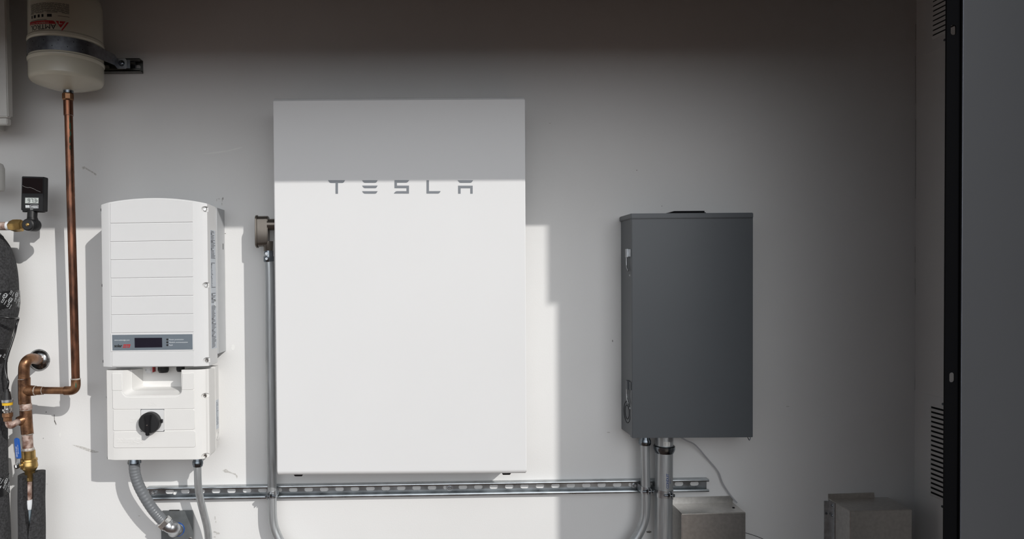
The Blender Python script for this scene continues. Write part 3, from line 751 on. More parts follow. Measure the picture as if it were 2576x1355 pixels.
def strap(px, py, p, r, label, wdt=0.022, flip=1, ear=0.0):
    c = P(px, py, p); c.z = c.z
    so_ = empty('conduit_strap', (c.x, 0, c.z), label, 'strap', 'steel straps clamping conduits to the strut channel')
    m_ = MB(); n_ = 28; R1 = r + 0.0018; R0 = r + 0.0002
    o1 = []; 
    # half loops that reach back to the strut
    prof_ = []
    for k in range(n_ + 1):
        a = math.radians(-35 + 250 * k / n_)
        prof_.append((c.x + R1 * math.cos(a), p + R1 * math.sin(a)))
    legs = [(c.x + R1 * 0.95, sp - 0.004)] + prof_ + [(c.x - R1 * 0.95, sp - 0.004)]
    inner = [(c.x + R0 * 0.95, sp - 0.004)] + [(c.x + R0 * math.cos(math.radians(-35 + 250 * k / n_)), p + R0 * math.sin(math.radians(-35 + 250 * k / n_))) for k in range(n_ + 1)] + [(c.x - R0 * 0.95, sp - 0.004)]
    for i in range(len(legs) - 1):
        a = [legs[i], legs[i + 1], inner[i + 1], inner[i]]
        sk = 0.004 * math.sin(0)
        m_.prism([(u, -v, c.z - wdt / 2) for u, v in a], [(u, -v, c.z + wdt / 2) for u, v in a])
    obj('band', m_, 'galv', so_, 30)
    ex = c.x + flip * r * 0.45; ep = p + r * 0.9
    for d in (-0.0045, 0.0045):
        obj('ear', MB().box(ex + d - 0.0009, ex + d + 0.0009, ep, ep + 0.013, c.z - wdt / 2 - 0.001, c.z + wdt / 2 - 0.003).bevel(0.0006, 1), 'galv', so_, 30)
    bl_ = MB().tube([(ex - 0.022 * flip, -(ep + 0.008), c.z - 0.001), (ex + 0.012 * flip, -(ep + 0.008), c.z - 0.001)], 0.0028, 12)
    bl_.lathe((ex - 0.0055 * flip, -(ep + 0.008), c.z - 0.001), (-flip, 0, 0), [(0, 0.0055), (0.005, 0.0055), (0.005, 0)], 6)
    bl_.lathe((ex + 0.0055 * flip, -(ep + 0.008), c.z - 0.001), (flip, 0, 0), [(0, 0.0055), (0.004, 0.005), (0.005, 0)], 14)
    obj('bolt', bl_, 'zinc', so_, 30)
    return so_
strap(684.5, 1241, 0.053, 0.0146, 'steel strap holding the conduit at the bottom left corner of the white battery', flip=-1)

# ------------------------------------------------------------------ grey electrical panel
ep = 0.12
a = P(1590.5, 820, ep); b = P(1893.5, 820, ep); tz = P(1740, 541, ep).z; bz = P(1740, 1100.5, ep).z
pn = empty('breaker_panel', ((a.x + b.x) / 2, 0, bz), 'tall dark grey electrical enclosure with overhanging lid on the wall right of the battery', 'electrical panel')
bd = MB().box(a.x, b.x, 0, ep - 0.003, bz + 0.004, tz - 0.001); obj('enclosure', bd, 'boxgrey', pn, 0)
dr = MB().plate([(a.x - 0.001, bz), (b.x + 0.001, bz), (b.x + 0.001, tz - 0.004), (a.x - 0.001, tz - 0.004)], ep - 0.02, ep).bevel(0.0012, 2); 
obj('door', dr, 'boxgrey', pn, 35)
ldl, ldr, ldt, ldb = P(1589, 600, ep + .006).x, P(1895.5, 600, ep + .006).x, P(1740, 535.5, ep + .006).z, P(1740, 548.5, ep + .006).z
ld = MB().box(ldl - 0.002, ldr, 0, ep + 0.006, ldb, ldt).bevel(0.002, 2); obj('lid', ld, 'boxgrey', pn, 35, label='overhanging lid')
h0, h1 = P(1695, 535, 0.10).x, P(1771, 535, 0.10).x
hb_ = MB().prism([(h0 - 0.02, -0.105, ldt), (h1, -0.105, ldt), (h1, -0.03, ldt), (h0 - 0.02, -0.03, ldt)], [(h0, -0.104, ldt + 0.0085), (h1, -0.104, ldt + 0.0085), (h1, -0.03, ldt + 0.0085), (h0, -0.03, ldt + 0.0085)])
hb_.box(h1, h1 + 0.006, 0.095, 0.10, ldt, ldt + 0.004)
obj('hub_plate', hb_, 'black_steel', pn, 0, label='dark hub cover plate on the lid')
for y0, y1, t in ((627, 646, 'b'), (956, 976, 'd')):
    z1, z0 = P(1580, y0, 0.07).z, P(1580, y1, 0.07).z
    hs = MB().box(a.x - 0.0032, a.x - 0.001, 0.062, 0.112, z0, z1).bevel(0.0008, 1)
    hs.box(a.x - 0.0075, a.x - 0.002, 0.072, 0.090, z0 - 0.001, z1 + 0.001)
    ho = obj('hasp', hs, 'galv' if t == 'b' else 'boxgrey', pn, 30)
    lp = smoothpath([(a.x - 0.005, -0.078, z0), (a.x - 0.005, -0.078, z0 - 0.025), (a.x - 0.005, -0.085, z0 - 0.036), (a.x - 0.005, -0.098, z0 - 0.044)], 6)
    obj('hook', MB().tube(lp, 0.0022, 12), 'galv', ho)
    obj('rivet', MB().lathe((a.x - 0.001, -0.100, z0 - 0.058), (-1, 0, 0), [(0, 0.0035), (0.002, 0.002), (0.002, 0)], 12), 'galv', pn)
zz = P(1578, 1035, 0.06).z
kn_ = MB()
for r0, r1 in ((0.034, 0.0435), (0.022, 0.0278)):
    kn_ = MB().tube([(a.x - 0.0004, -0.065 + r0 * math.cos(2 * math.pi * k / 40), zz + r0 * math.sin(2 * math.pi * k / 40)) for k in range(41)], 0.0008, 8)
    obj('knockout_ring', kn_, 'black_steel', pn, 40)
c = P(1886, 1103, 0.11)
hk = smoothpath([c + Vector((-0.008, 0, 0.008)), c + Vector((-0.003, 0, -0.002)), c + Vector((0.0005, 0, -0.0035)), c + Vector((0.002, 0, 0.008))], 6)
obj('latch_loop', MB().tube(hk, 0.0013, 10), 'zinc', pn)

# conduits below the panel
c2p = 0.060
c1 = empty('steel_conduit', P(1600, 1500, 0.053), 'thinner galvanised conduit leaving the grey panel bottom and bending left', 'conduit')
p1 = 0.053
pts = smoothpath([P(1622, 1098, p1), P(1622.5, 1140, p1), P(1624, 1230, p1), P(1624, 1275, p1), P(1621, 1305, p1), P(1610, 1335, p1), P(1593, 1362, p1), P(1560, 1400, p1), P(1500, 1450, p1)])
obj('tube', MB().tube(pts, 0.0146), 'emt', c1)
c = P(1622, 1102, p1)
obj('compression_nut', MB().lathe((c.x, c.y, c.z), (0, 0, -1), [(-0.025, 0.016), (0, 0.016), (0.006, 0.0195), (0.016, 0.0195), (0.021, 0.017), (0.021, 0)], 28), 'zinc', c1)
c2 = empty('steel_conduit', P(1667, 1500, c2p), 'thick galvanised conduit with blue print running straight down from the grey panel', 'conduit')
pts = [P(1671, 1098, c2p), P(1670, 1200, c2p), P(1668.5, 1355, c2p), P(1667, 1500, c2p)]
rr = 0.0275
obj('tube', MB().tube(pts, rr, 36), 'emt', c2)
c = P(1671.5, 1102, c2p)
nutc = MB().lathe((c.x, c.y, bz + 0.005), (0, 0, -1), [(0, 0.0275), (0.026, 0.0275), (0.026, 0)], 36); obj('connector', nutc, 'galv', c2)
obj('compression_nut', MB().lathe((c.x - 0.001, c.y, P(1670, 1119, c2p).z), (0, 0, -1), [(0, 0.031), (0.002, 0.0335), (0.012, 0.0335), (0.018, 0.0315), (0.024, 0.0285), (0.024, 0)], 36), 'zinc', c2)
# prints on the thick conduit
def cyl(cx, cp, r, zc):
    return lambda u, v: (cx + r * math.sin(u / r), -(cp + r * math.cos(u / r)), zc + v)
pk = MB(); f0 = cyl(P(1670, 1195, c2p).x, c2p, rr + 0.0005, P(1670, 1222, c2p).z)
def rot90(f): return lambda u, v: f(0.006 - v, u)
addtext(pk, 'CONDUIT', 0.012, rot90(f0), spacing=0.8); addtext(pk, 'EMT 2', 0.006, rot90(lambda u, v: f0(u + 0.008, v + 0.015)))
obj('blue_print', pk, 'blue_ink', c2, 0, label='faded blue stamp')
st = MB(); f1 = cyl(c.x, c2p, 0.0281, P(1670, 1117, c2p).z)
for (u0, u1, v0, v1) in ((-0.012, 0.008, 0.0, 0.014),):
    n_ = 6
    for k in range(n_):
        a_ = u0 + (u1 - u0) * k / n_; b_ = u0 + (u1 - u0) * (k + 1) / n_
        va = st.verts([f1(a_, v0), f1(b_, v0), f1(b_, v1), f1(a_, v1)]); st.bm.faces.new(va)
sto = obj('sticker', st, 'bottle', c2, 0); 
st = MB(); f1 = cyl(c.x, c2p, 0.0284, P(1670, 1117, c2p).z)
for k in range(5):
    va = st.verts([f1(-0.009, 0.002 + k * 0.0022), f1(0.004, 0.002 + k * 0.0022), f1(0.004, 0.003 + k * 0.0022), f1(-0.009, 0.003 + k * 0.0022)]); st.bm.faces.new(va)
obj('sticker_print', st, 'black_ink', sto, 0)
strap(1623.5, 1230, p1, 0.0146, 'steel strap around the thinner conduit under the grey panel')
strap(1669.5, 1237, c2p, rr, 'steel strap around the thick conduit under the grey panel', wdt=0.024)
# cable
pts = smoothpath([P(1708, 1097, 0.05), P(1728, 1108, 0.045), P(1749, 1119, 0.03), P(1775, 1148, 0.015), P(1806, 1185, 0.012), P(1818, 1215, 0.012), P(1838, 1246, 0.014), P(1854, 1264, 0.016)], 8)
tag(obj('white_cable', MB().tube(pts, 0.0022, 10), 'wcable'), 'thin grey-white cable running from the grey panel to the steel box below', 'cable')
pts = smoothpath([P(1870, 1338, 0.004), P(1900, 1347, 0.003), P(1925, 1358, 0.003), P(1960, 1380, 0.003)], 8)
tag(obj('dark_wire', MB().tube(pts, 0.0008, 8), 'cable'), 'fine dark wire on the wall at the right foot of the near steel box', 'wire')

# ------------------------------------------------------------------ sheet metal boxes at the bottom
gp = 0.092
a = P(1714.5, 1291, gp); b = P(1876, 1289, gp)
g1 = empty('sheet_metal_box', ((a.x + b.x) / 2, 0, a.z - 0.25), 'galvanised sheet steel box beside the thick conduit with a cable on its top', 'metal box')
fz = (a.z + b.z) / 2
sk = 0.003
def topz(x): return fz + (x - (a.x + b.x) / 2) * 0.018
bd = MB().prism([(a.x, 0, topz(a.x) + sk), (b.x, 0, topz(b.x) + sk), (b.x, 0, fz - 0.25), (a.x, 0, fz - 0.25)], [(a.x, -gp, topz(a.x)), (b.x, -gp, topz(b.x)), (b.x, -gp, fz - 0.25), (a.x, -gp, fz - 0.25)]).bevel(0.0018, 2)
obj('box_body', bd, 'sheet', g1, 35)
w0, w1 = P(1688, 1250, 0.004), P(1840, 1250, 0.004)
z0 = topz(w0.x); 
fm = MB().plate([(a.x, fz - 0.002), (w1.x + 0.004, fz + 0.001), (w1.x + 0.006, fz + 0.019), (w1.x, fz + 0.026), (a.x, fz + 0.022)], 0.0005, 0.003)
obj('wall_flange', fm, 'sheet', g1, 0)
c = P(1856, 1262, 0.01); obj('cable_hole', MB().lathe((b.x - 0.02, -0.05, topz(b.x) + 0.0018), (0, 0, 1), [(0, 0.004), (0.0006, 0.004), (0.0006, 0)], 14), 'dark', g1, 0)
a = P(2138.5, 1285, 0.115); b = P(2294.5, 1281, 0.115); gp2 = 0.115
fz2 = (a.z + b.z) / 2
g2 = empty('sheet_metal_box', ((a.x + b.x) / 2, 0, fz2 - 0.25), 'dim galvanised sheet steel box in the right corner with a riveted side flange', 'metal box')
def tz2(x): return fz2 + (x - (a.x + b.x) / 2) * 0.018
bd = MB().prism([(a.x, 0, tz2(a.x) + 0.003), (b.x, 0, tz2(b.x) + 0.003), (b.x, 0, fz2 - 0.25), (a.x, 0, fz2 - 0.25)], [(a.x, -gp2, tz2(a.x)), (b.x, -gp2, tz2(b.x)), (b.x, -gp2, fz2 - 0.25), (a.x, -gp2, fz2 - 0.25)]).bevel(0.0015, 2)
obj('box_body', bd, 'sheet', g2, 35)
fm = MB().plate([(a.x - 0.003, tz2(a.x)), (b.x - 0.045, tz2(b.x) - .001), (b.x - 0.047, tz2(b.x) + 0.019), (a.x - 0.003, tz2(a.x) + 0.019)], 0.0005, 0.003)
obj('wall_flange', fm, 'sheet', g2, 0)
fm = MB().box(a.x - 0.016, a.x, 0.0005, 0.0025, fz2 - 0.25, tz2(a.x) - 0.004); fm.box(a.x - 0.0022, a.x - 0.0006, 0.0025, 0.036, fz2 - 0.25, tz2(a.x) - 0.001)
obj('side_flange', fm, 'galv', g2, 0, label='bright riveted side flange')
for dz, px_ in ((0.012, 1), (0.045, 1), (0.045, 0)):
    if px_: s = MB().lathe((a.x - 0.0022, -0.022, tz2(a.x) - dz), (-1, 0, 0), [(0, 0.0042), (0.0015, 0.0035), (0.002, 0)], 14)
    else: s = MB().lathe((a.x - 0.009, -0.0025, tz2(a.x) - dz), TOW, [(0, 0.0042), (0.0015, 0.0035), (0.002, 0)], 14)
    obj('rivet', s, 'zinc', g2, 30)

# ------------------------------------------------------------------ expansion tank
tp = 0.148; tr_ = 0.1043
tx = (P(67, 150, 0.20).x + P(263, 150, 0.097).x) / 2
def zat(y, p=tp, px=165): return P(px, y, p).z
zdome = zat(187, 0.20, 72); zlow = zat(229, tp); zb0, zb1 = zat(141, 0.20, 68), zat(104, 0.20, 68)
ztopsh = zat(36, 0.097, 262)
tk = empty('expansion_tank', (tx, -tp, zlow), 'cream steel expansion tank with printed label hanging in a metal band, upper left', 'tank')
pr = []
hd = zdome - zlow
for k in range(11):
    t = k / 10; pr.append((zlow + hd * 0.62 * t ** 1.7, (tr_ - 0.010) * t))
for k in range(1, 7):
    a_ = math.pi / 2 * k / 6; pr.append((zlow + hd * 0.62 + 0.014 * (1 - math.cos(a_)), tr_ - 0.010 + 0.010 * math.sin(a_)))
pr += [(zb0 - 0.014, tr_), (zb0 - 0.010, tr_ + 0.0025), (zb0 - 0.005, tr_ + 0.003), (zb0 - 0.001, tr_), (zb1 + 0.001, tr_), (zb1 + 0.005, tr_ + 0.003), (zb1 + 0.012, tr_ + 0.0025), (zb1 + 0.017, tr_ - 0.001), (ztopsh, tr_ - 0.001)]
for k in range(1, 9):
    a_ = math.pi / 2 * k / 8; pr.append((ztopsh + 0.075 * math.sin(a_), (tr_ - 0.001) * math.cos(a_) if k < 8 else 0))
tm = MB().lathe((tx, -tp, 0), (0, 0, 1), pr, 96)
obj('shell', tm, 'tank', tk, 28)
def tcyl(phi0, z0, r=tr_ - 0.001 + 0.0005, flip=True):
    # upside-down print: u runs to the left, v runs down
    def f(u, v):
        a_ = math.radians(phi0) - u / r
        return (tx + r * math.sin(a_), -(tp + r * math.cos(a_)), z0 - v)
    return f
def patch(mb, phi0, z0, u0, u1, v0, v1, n=14, r=tr_ - 0.001 + 0.0005, sh=0.0):
    f = tcyl(phi0, z0, r)
    for k in range(n):
        a_ = u0 + (u1 - u0) * k / n; b_ = u0 + (u1 - u0) * (k + 1) / n
        va = mb.verts([f(a_, v0), f(b_, v0), f(b_ + sh, v1), f(a_ + sh, v1)]); mb.bm.faces.new(va)
def cylhit(px, py, rad):
    """angle and height at which the tank surface shows at a photo position"""
    a = P(px, py, 0.0); o = Vector((0, -DIST, EYE)); d = a - o
    dx, dy, fx, fy = d.x, d.y, o.x - tx, o.y + tp
    A_, B_, C_ = dx * dx + dy * dy, 2 * (fx * dx + fy * dy), fx * fx + fy * fy - rad * rad
    t = (-B_ - math.sqrt(max(0, B_ * B_ - 4 * A_ * C_))) / (2 * A_)
    h = o + d * t
    return math.degrees(math.atan2(h.x - tx, -(h.y + tp))), h.z
rs_ = tr_ - 0.001
phiR, zTop = cylhit(174, 10, rs_); phiL, _z = cylhit(77, 10, rs_)
LW = math.radians(phiR - phiL) * rs_
def zof(py, px=150): return cylhit(px, py, rs_)[1]
phA, zA = cylhit(141, 61, rs_); phE, _z = cylhit(78, 64, rs_)
vv, _f = textpolys('AMTROL', 0.022, spacing=0.98); tw = max(q[0] for q in vv)
sc = math.radians(phA - phE) * rs_ / tw
hA = abs(zof(61, 141) - zof(74, 141)) / (0.022 * 0.73)
tkb = MB(); fA = tcyl(phA, zA); addtext(tkb, 'AMTROL', 0.022, lambda u, v: fA(u * sc, v * hA), spacing=0.98)
obj('brand_print', tkb, 'black_ink', tk, 0, label='large upside-down AMTROL lettering')
tkb = MB()
for k in range(9):
    zz = zof(12 + k * 2.55, 174); u = 0.0
    while u < LW - 0.004:
        w = min(random.uniform(0.006, 0.02), LW - u); patch(tkb, phiR, zz, u, u + w - 0.0015, -0.0006, 0.0006, 3); u += w
for u0, u1, y in ((0.0, 0.16, 35), (0.25, 0.5, 35), (0.58, 0.8, 35), (0.86, 1.0, 35), (0.0, 0.25, 43.5), (0.5, 1.0, 53)):
    patch(tkb, phiR, zof(y, 174), u0 * LW, u1 * LW, -0.0006, 0.0006, 6)
for u0, w in ((0.38, 0.11), (0.58, 0.05), (0.68, 0.06), (0.80, 0.07), (0.92, 0.04)):
    patch(tkb, phiR, zof(43, 174), u0 * LW, (u0 + w) * LW, -0.0042, 0.0042, 3)
obj('black_print', tkb, 'black_ink', tk, 0)
def slices(mb, poly, off=0.0006, n=10):
    """convex outline in photo positions, laid on the curved tank in narrow strips"""
    xs = [q[0] for q in poly]; x0, x1 = min(xs), max(xs)
    def span(x):
        ys = []
        for (ax, ay), (bx_, by_) in zip(poly, poly[1:] + poly[:1]):
            if (ax - x) * (bx_ - x) <= 0 and ax != bx_: ys.append(ay + (by_ - ay) * (x - ax) / (bx_ - ax))
        return min(ys), max(ys)
    def pt(x, y):
        ph, z = cylhit(x, y, rs_); a = math.radians(ph); R_ = rs_ + off
        return (tx + R_ * math.sin(a), -(tp + R_ * math.cos(a)), z)
    for k in range(n):
        a = x0 + (x1 - x0) * (k + 0.001) / n; b = x0 + (x1 - x0) * (k + 0.999) / n
        (a0, a1), (b0, b1) = span(a), span(b)
        va = mb.verts([pt(a, a0), pt(b, b0), pt(b, b1), pt(a, a1)]); mb.bm.faces.new(va)
Zp = lambda x, y: (40 + x / 11.3, y / 11.3)
for nm, pl in (('red_stripe', [Zp(405, 638), Zp(600, 592), Zp(850, 577), Zp(1080, 588), Zp(1145, 680), Zp(850, 672), Zp(600, 690), Zp(405, 725)]),
               ('red_triangle', [Zp(1130, 592), Zp(1415, 612), Zp(1275, 795)]), ('red_slash', [Zp(1455, 633), Zp(1505, 640), Zp(1310, 890), Zp(1280, 868)])):
    rd = MB()
    if nm == 'red_stripe':
        for q in ([pl[0], pl[1], pl[6], pl[7]], [pl[1], pl[2], pl[5], pl[6]], [pl[2], pl[3], pl[4], pl[5]]): slices(rd, q, 0.0005, 6)
    else: slices(rd, pl, 0.0006, 12)
    obj(nm, rd, 'red_ink', tk, 0)
wt = MB(); slices(wt, [Zp(1222, 598), Zp(1245, 600), Zp(1245, 690), Zp(1222, 688)], 0.0009, 3); slices(wt, [Zp(1245, 668), Zp(1330, 672), Zp(1318, 692), Zp(1245, 690)], 0.0009, 3); obj('logo_notch', wt, 'tank', tk, 0)
phW, zW = cylhit(40 + 945 / 11.3, 605 / 11.3 + 0.6, rs_); phV, _z = cylhit(77, 60, rs_)
vv, _f = textpolys('THERM-X-TROL', 0.0085); tw = max(q[0] for q in vv); sw_ = math.radians(phW - phV) * rs_ / tw
wt = MB(); fW = tcyl(phW, zW, rs_ + 0.0009); addtext(wt, 'THERM-X-TROL', 0.0085, lambda u, v: fW(u * sw_, v * 0.75)); obj('stripe_print', wt, 'tank', tk, 0)
c = P(134, 204, 0.2); n3 = MB(); 
# band with its tail bolted to a short strut
bm_ = MB(); Rb = tr_ + 0.0022; bn = 60
tail = P(308, 158, 0.055)
ring = []
a1 = math.radians(62)
path = [(tx + Rb * math.sin(math.radians(d)), tp + Rb * math.cos(math.radians(d))) for d in range(-150, 71, 4)]
lx_, lp_ = path[-1]
path += [(lx_ + (tail.x - lx_) * t_, lp_ + (0.052 - lp_) * t_) for t_ in (0.35, 0.7)]
path += [(tail.x - 0.018, 0.050), (tail.x + 0.022, 0.050)]
n_ = len(path); zc = (zb0 + zb1) / 2; hb2 = (zb1 - zb0) / 2 - 0.002
tot = n_ - 1
def hh_(i): 
    k = max(0, i - (n_ - 5)) / 4; return hb2 * (1 - 0.34 * k), -0.002 * k
vr = []
for i, (u, v) in enumerate(path):
    h1_, dz_ = hh_(i); vr.append(bm_.verts([(u, -v, zc + dz_ - h1_), (u, -v, zc + dz_ + h1_), (u, -v + 0.0016, zc + dz_ + h1_), (u, -v + 0.0016, zc + dz_ - h1_)]))
for i in range(n_ - 1):
    for k in range(4): bm_.bm.faces.new([vr[i][k], vr[i + 1][k], vr[i + 1][(k + 1) % 4], vr[i][(k + 1) % 4]])
bm_.bm.faces.new(vr[0]); bm_.bm.faces.new(vr[-1])
MT['bandm'] = mat('band_steel', (0.34, 0.36, 0.40), 0.32, 1.0, var=0.25, scale=80, rvar=0.06)
sb = empty('tank_band', (tx, 0, zc), 'perforated steel band around the cream tank bolted at its right end', 'metal band')
obj('band', bm_, 'bandm', sb, 30)
hm = MB()
for d in range(-82, 66, 22):
    for dz_ in (-0.009, 0.008):
        a_ = math.radians(d + (9 if dz_ > 0 else 0)); cc = Vector((tx + (Rb + 0.0002) * math.sin(a_), -(tp + (Rb + 0.0002) * math.cos(a_)), zc + dz_))
        hm = MB(); hm.lathe(cc, Vector((math.sin(a_), -math.cos(a_), 0)), [(0, 0.0013), (0.0003, 0.0013), (0.0003, 0)], 10)
        obj('punched_hole', hm, 'dark', sb, 0)
tb = P(306, 159, 0.055)
obj('clamp_plate', MB().plate([(tb.x - 0.014, tb.z - 0.016), (tb.x + 0.011, tb.z - 0.016), (tb.x + 0.016, tb.z - 0.011), (tb.x + 0.016, tb.z + 0.010), (tb.x + 0.010, tb.z + 0.016), (tb.x - 0.014, tb.z + 0.016)], 0.050, 0.0545), 'galv', sb, 0)
bt_ = MB().lathe((tb.x, -0.0545, tb.z), TOW, [(0, 0.010), (0.0015, 0.010), (0.0015, 0.007), (0.006, 0.007), (0.007, 0.005), (0.007, 0.0035), (0.012, 0.0035), (0.012, 0)], 18); obj('bolt', bt_, 'zinc', sb, 30)
# short strut behind the tank
sc_ = empty('short_strut_channel', P(300, 164, 0), 'short piece of slotted strut channel behind the cream tank', 'strut channel')
r2 = P(353, 164, 0.024); zc2 = P(330, 164, 0.024).z; xl2 = tx - 0.09; hs2 = 0.0206
mb = MB().box(xl2, r2.x, 0.0005, 0.003, zc2 - hs2, zc2 + hs2)
ct = MB(); x = P(343, 165, 0.003).x
for k in range(7): ct.plate(stadium(x + 0.004 - k * 0.0508, zc2, 0.020, 0.0143), -0.01, 0.02)
mb = cut(mb, ct)
for s_ in (-1, 1):
    mb.box(xl2, r2.x, 0.0005, 0.030, *sorted((zc2 + s_ * hs2, zc2 + s_ * (hs2 - 0.0025))))
    mb.box(xl2, r2.x, 0.0275, 0.030, *sorted((zc2 + s_ * hs2, zc2 + s_ * (hs2 - 0.008))))
    mb.box(xl2, r2.x, 0.025, 0.030, *sorted((zc2 + s_ * (hs2 - 0.007), zc2 + s_ * (hs2 - 0.009))))
MT['strutd'] = mat('dull_strut_steel', (0.22, 0.22, 0.21), 0.4, 1.0, var=0.3, scale=50)
obj('channel', mb, 'strutd', sc_, 30)
nx_ = tb.x; obj('channel_nut', MB().box(nx_ - 0.02, nx_ + 0.03, 0.012, 0.0235, zc2 - 0.012, zc2 + 0.012), 'zinc', sc_, 0)
obj('bolt_shank', MB().lathe((tb.x, -0.0235, tb.z), TOW, [(0, 0.004), (0.027, 0.004), (0.027, 0)], 12), 'zinc', sc_)

# ------------------------------------------------------------------ copper pipework
cp = 0.135
cw = empty('copper_pipework', P(70, 1180, 0.115), 'copper pipe run with tees and elbows from the cream tank down to the brass valve', 'pipework')
rt, rb_ = P(172, 250, tp), P(190.5, 955, cp)
top0 = Vector((tx + 0.004, -tp, zlow - 0.001))
rt = P(171, 248, tp)
obj('riser_pipe', MB().tube([P(172, 262, tp), P(178, 500, 0.142), P(184.5, 720, 0.138), rb_], 0.0121, 28), 'copper', cw)
f_ = MB().lathe(Vector((top0.x, top0.y, zlow + 0.003)), (0, 0, -1), [(0, 0.0145), (0.010, 0.0145), (0.010, 0)], 24); obj('tank_nipple', f_, 'zinc', cw, 40)
f_ = MB().lathe(P(171, 235, tp), (0, 0, -1), [(0, 0.0150), (0.003, 0.0172), (0.018, 0.0172), (0.022, 0.0150), (0.022, 0)], 8); obj('threaded_adapter', f_, 'copperb', cw, 20)
f_ = MB().tube([P(171.5, 254, tp), P(172.5, 291, tp)], 0.0138, 28); obj('coupling', f_, 'copper', cw)
vd = MB()
for k, (px, py, rx, ry) in enumerate(((177, 300, 1.6, 9), (178, 318, 2, 12), (179, 336, 1.5, 8), (177.5, 352, 1.4, 10), (178, 371, 1.3, 6), (218 - 27.5, 969, 1.6, 7))):
    q = P(px, py, cp + 0.0165 if py < 900 else cp + 0.0143)
    if py < 900: q.y = -(0.1445 + 0.0126)
    vd = MB(); vd.plate(blob(q.x, q.z, rx * 0.0012, ry * 0.0012), -q.y - 0.003, -q.y + 0.0); obj('green_patina', vd, 'verdigris', cw, 0)
# bottom elbow + horizontal run
hy = 981
el = P(190.5, 983, cp)
cen = [P(190.5, 952, cp), P(190.8, 962, cp), P(190.5, 970, cp), P(188, 976.5, cp), P(183, 980.5, cp), P(176, 982, cp), P(163, 982, cp)]
obj('elbow', MB().tube(smoothpath(cen, 5), 0.0138, 28), 'copperb', cw)
mp_ = 0.115
obj('branch_pipe', MB().tube([P(170, 982, cp), P(96, 981.5, 0.122)], 0.0112, 24), 'copperb', cw)
obj('reducer', MB().tube([P(108, 982, 0.123), P(100, 982, 0.122), P(92, 982, 0.121), P(84, 982, 0.12)], [0.0122, 0.0135, 0.0135, 0.0148], 24), 'copperb', cw)
MTs = []
tee = MB().tube([P(61, 950, mp_), P(61.5, 1000, mp_), P(62.5, 1015, mp_)], 0.0178, 32)
tee.tube([P(62, 982, mp_), P(76, 982, 0.118), P(86, 982, 0.12)], [0.0165, 0.0165, 0.0158], 28)
obj('tee', tee, 'copperb', cw)
# upper elbow to the wall
esc = P(98.5, 905, 0.0)
cen = [P(60.5, 952, mp_), P(60.5, 935, mp_), P(61.5, 921, mp_), P(66, 910, mp_ - 0.004), P(75, 902.5, 0.092), P(84, 901.5, 0.068), P(92, 903, 0.04), Vector((esc.x - 0.002, 0, esc.z))]
obj('wall_elbow', MB().tube(smoothpath(cen, 6), 0.0165, 32), 'copperb', cw)
# main run down
obj('main_pipe', MB().tube([P(62, 1005, mp_), P(64.5, 1040, mp_), P(68, 1085, mp_), P(71, 1136, mp_)], 0.0155, 28), 'coppera', cw)
obj('coupling', MB().tube([P(64, 1016, mp_), P(66, 1030, mp_)], 0.0176, 28), 'coppera', cw)
t2 = MB().tube([P(64.5, 1028, mp_), P(67.5, 1075, mp_), P(69, 1090, mp_)], 0.0175, 32)
t2.tube([P(66, 1052, mp_), P(52, 1057, mp_ + 0.012), P(45, 1060, mp_ + 0.018)], [0.0165, 0.0155, 0.0145], 24)
obj('tee', t2, 'copperb', cw)
for (x0, y0, p_, r_) in ((60.5, 952, mp_, 0.0181), (63, 1015, mp_, 0.0178), (64.5, 1030, mp_, 0.0181), (69.3, 1091, mp_, 0.0178)):
    a_ = P(x0, y0, p_); obj('solder_joint', MB().lathe((a_.x, a_.y, a_.z + 0.0012), (0, 0, -1), [(0, r_ - 0.001), (0.0007, r_), (0.0018, r_), (0.0025, r_ - 0.001), (0.0025, 0)], 28), 'solder', cw, 40)
for (x0, y0, p_, r_) in ((88, 982, 0.1205, 0.0153), (107, 982, 0.123, 0.0128)):
    a_ = P(x0, y0, p_); obj('solder_joint', MB().lathe((a_.x, a_.y, a_.z), (1, 0, 0), [(0, r_ - 0.001), (0.0007, r_), (0.0022, r_), (0.003, r_ - 0.001), (0.003, 0)], 28), 'solder', cw, 40)
a_ = P(190.6, 954, cp); obj('solder_joint', MB().lathe((a_.x, a_.y, a_.z), (0, 0, 1), [(0, 0.0143), (0.003, 0.0143), (0.004, 0.0125), (0.004, 0)], 28), 'solder', cw, 40)
a_ = P(172.6, 291, tp); obj('solder_joint', MB().lathe((a_.x, a_.y, a_.z), (0, 0, 1), [(0, 0.0128), (0.001, 0.0141), (0.002, 0.0128), (0.002, 0)], 28), 'solder', cw, 40)
a_ = P(71, 1132, mp_); obj('solder_joint', MB().lathe((a_.x, a_.y, a_.z), (0, 0, 1), [(0, 0.0178), (0.004, 0.0182), (0.008, 0.0162), (0.008, 0)], 28), 'solder', cw, 40)
